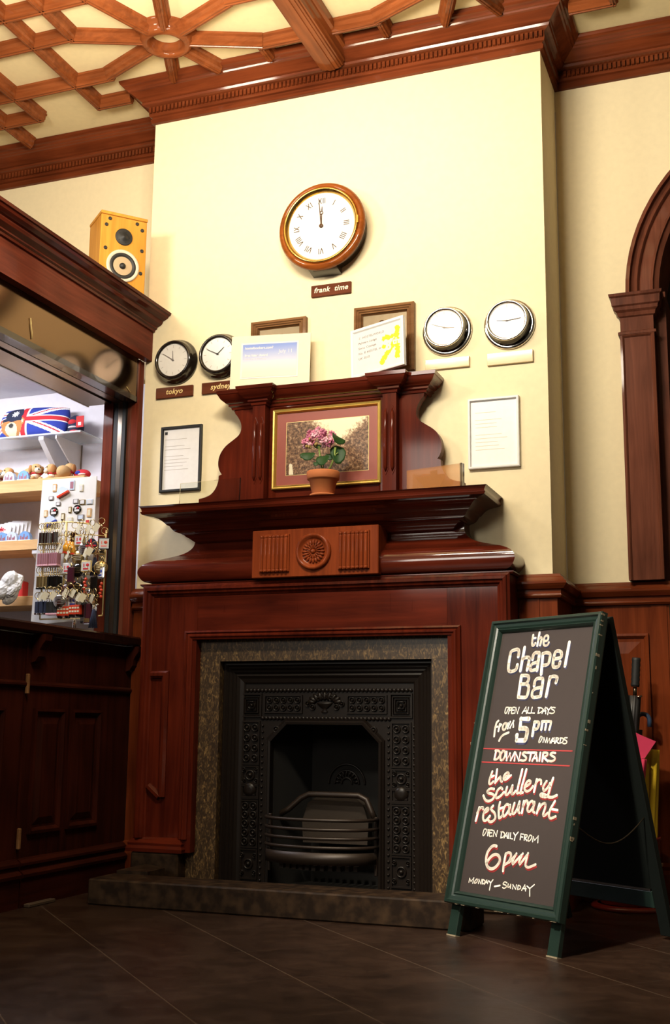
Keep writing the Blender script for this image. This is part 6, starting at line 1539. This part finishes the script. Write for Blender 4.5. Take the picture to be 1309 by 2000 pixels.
def hang(proto, x, y, z, rz, label, group):
    c = place(proto, (x, y, z), rz, label); c['group'] = group
rows = ((1.640, 'silver', keyring('bar', 'chrome', 'gold_metal'), 'top'), (1.540, 'pink', keyring('bar', 'mauve', 'petal_pale'), 'second'), (1.432, 'gold', keyring('bar', 'gold_metal', 'black_gloss'), 'third'), (1.430, 'black', keyring('bar', 'black_gloss', 'gold_metal'), 'third'), (1.312, 'navy', keyring('bar', 'navy', 'chrome'), 'fourth'), (1.310, 'dark', keyring('bar', 'black_matt', 'petal_pale'), 'fourth'))
for z, nm, pr, rw in rows:
    n = 9 if rw in ('top', 'second') else 5
    for k in range(n):
        x = -3.225+0.0125*k + (0.0 if nm in ('silver', 'pink', 'gold', 'navy') else 0.0625)
        if x > -3.112: continue
        hang(pr, x, YR-0.026, z, random.uniform(-0.25, 0.25), '%s bar key ring in the %s row of the rack left column' % (nm, rw), '%s bar key rings in the %s row' % (nm, rw))
single = ((-3.085, 1.590, keyring('bottle', 'amber', 'bus_red'), 'amber bottle key ring beside the thick upright wire', 'amber bottle key rings'), )
kb = single[0][2]
for k, x in enumerate((-3.088, -3.070, -3.054)): hang(kb, x, YR-0.02, 1.600-0.004*k, 0, ('amber bottle key ring touching the thick upright wire', 'middle amber bottle key ring of the three', 'amber bottle key ring furthest from the thick wire')[k], 'amber bottle key rings')
badge = keyring('badge', 'pale_gold', 'flag_red'); house = keyring('badge', 'white_plastic', 'flag_red'); blackb = keyring('badge', 'black_gloss', 'bus_red')
hang(badge, -3.015, YR-0.02, 1.625, 0.05, 'square white key ring with a red heart at the top of the middle column', 'heart key rings')
hang(house, -3.075, YR-0.02, 1.495, -0.1, 'white house-shaped key ring with a red heart', 'heart key rings')
hang(badge, -2.965, YR-0.03, 1.500, 0.1, 'square white key ring with an orange heart on the right wing', 'heart key rings')
hang(blackb, -2.885, YR-0.015, 1.605, 0.3, 'black square key ring with a red heart at the far right of the rack', 'heart key rings')
rd = keyring('round', 'wine', 'mauve'); rk = keyring('round', 'black_gloss', 'gold_metal'); rg = keyring('round', 'gold_metal', 'cream_card')
hang(rd, -3.075, YR-0.025, 1.395, 0, 'dark wine oval key ring with lines of lettering', 'round key rings')
hang(rk, -3.020, YR-0.02, 1.490, 0, 'black round key ring with gold lines', 'round key rings')
hang(rk, -3.018, YR-0.02, 1.405, 0.2, 'black round key ring above the red bus', 'round key rings')
hang(rg, -3.020, YR-0.02, 1.550, 0, 'gold round key ring under the white heart badge', 'round key rings')
hang(rg, -2.900, YR-0.01, 1.500, 0.5, 'gold round key ring at the right edge of the rack', 'round key rings')
bus = keyring('bus', 'bus_red', 'cream_card')
hang(bus, -3.078, YR-0.025, 1.290, 0.1, 'red bus key ring at the bottom by the thick wire', 'red bus key rings')
hang(bus, -3.015, YR-0.025, 1.295, -0.1, 'red bus key ring right of the other bus', 'red bus key rings')
fl = keyring('flag', 'navy', 'flag_red')
hang(fl, -2.950, YR-0.02, 1.605, 0.1, 'union flag key ring on the right wing of the rack', 'flag key rings')
fob = keyring('fob', 'black_gloss', 'dull_metal'); fo2 = keyring('fob', 'wine', 'gold_metal')
hang(fob, -2.928, YR-0.02, 1.425, 0, 'long black fob key ring on the right wing', 'fob key rings')
hang(fo2, -2.955, YR-0.02, 1.300, 0.2, 'dark wine fob key ring low on the right wing', 'fob key rings')
hang(fob, -2.975, YR-0.02, 1.305, -0.2, 'black fob key ring low on the right wing beside the wires', 'fob key rings')
hang(fo2, -3.045, YR-0.035, 1.470, 0.0, 'dark wine fob key ring in the middle column', 'fob key rings')
bd_ = keyring('beads', 'bus_red')
hang(bd_, -2.965, YR-0.035, 1.420, 0, 'red bead key ring left of the long black fob', 'bead key rings'); hang(bd_, -2.895, YR-0.01, 1.400, 0, 'red bead key ring right of the long black fob', 'bead key rings')
ts = keyring('tassel', 'navy')
hang(ts, -2.915, YR-0.03, 1.275, 0, 'dark tassel key ring hanging lowest at the right', 'tassel key rings'); hang(ts, -2.940, YR+0.0, 1.520, 0, 'dark tassel key ring on the right wing below the flag', 'tassel key rings')
tg = keyring('tag', 'cream_card')
random.seed(31)
for i, (x, z) in enumerate(((-3.095, 1.648), (-2.995, 1.645), (-2.935, 1.640), (-2.885, 1.645), (-3.100, 1.560), (-3.050, 1.525), (-2.945, 1.530), (-2.915, 1.535), (-3.180, 1.335), (-3.145, 1.335), (-3.100, 1.335), (-3.060, 1.330), (-3.035, 1.345), (-3.000, 1.345), (-2.965, 1.325), (-2.940, 1.320), (-2.905, 1.318), (-2.975, 1.600))):
    hang(tg, x, YR-0.045, z, random.uniform(-0.6, 0.6), 'cream paper price tag hanging among the key rings', 'price tags on the rack')

ch = keyring('fob', 'chrome', 'cream_card'); cb = keyring('badge', 'chrome', 'flag_blue'); cr_ = keyring('round', 'chrome', 'ink_grey')
for p, x, y, z, rz, lb in ((ch, -3.050, 0.0, 1.640, 0.3, 'silver fob key ring at the top of the middle column'), (ch, -2.995, 0.01, 1.445, -0.4, 'silver fob key ring half way down beside the right upright wire'),
        (ch, -2.925, 0.05, 1.560, 0.5, 'silver fob key ring behind the black heart badge'), (cb, -2.895, 0.0, 1.470, -0.5, 'silver badge key ring with a blue print at the right edge'),
        (cr_, -3.092, -0.03, 1.345, 0.2, 'silver round key ring above the left bus'), (cr_, -2.950, 0.0, 1.370, -0.2, 'silver round key ring low on the right wing'),
        (cb, -3.040, 0.0, 1.340, 0.1, 'silver badge key ring with a blue print between the buses'), (ch, -2.930, 0.01, 1.300, 0.3, 'silver fob key ring at the bottom of the right wing'),
        (cr_, -2.985, -0.01, 1.590, 0.1, 'silver round key ring right of the top heart badge'), (ch, -3.060, 0.01, 1.440, 0.1, 'silver fob key ring behind the wine oval')):
    hang(p, x, YR-0.012+y, z, rz, lb, 'silver key rings on the rack')
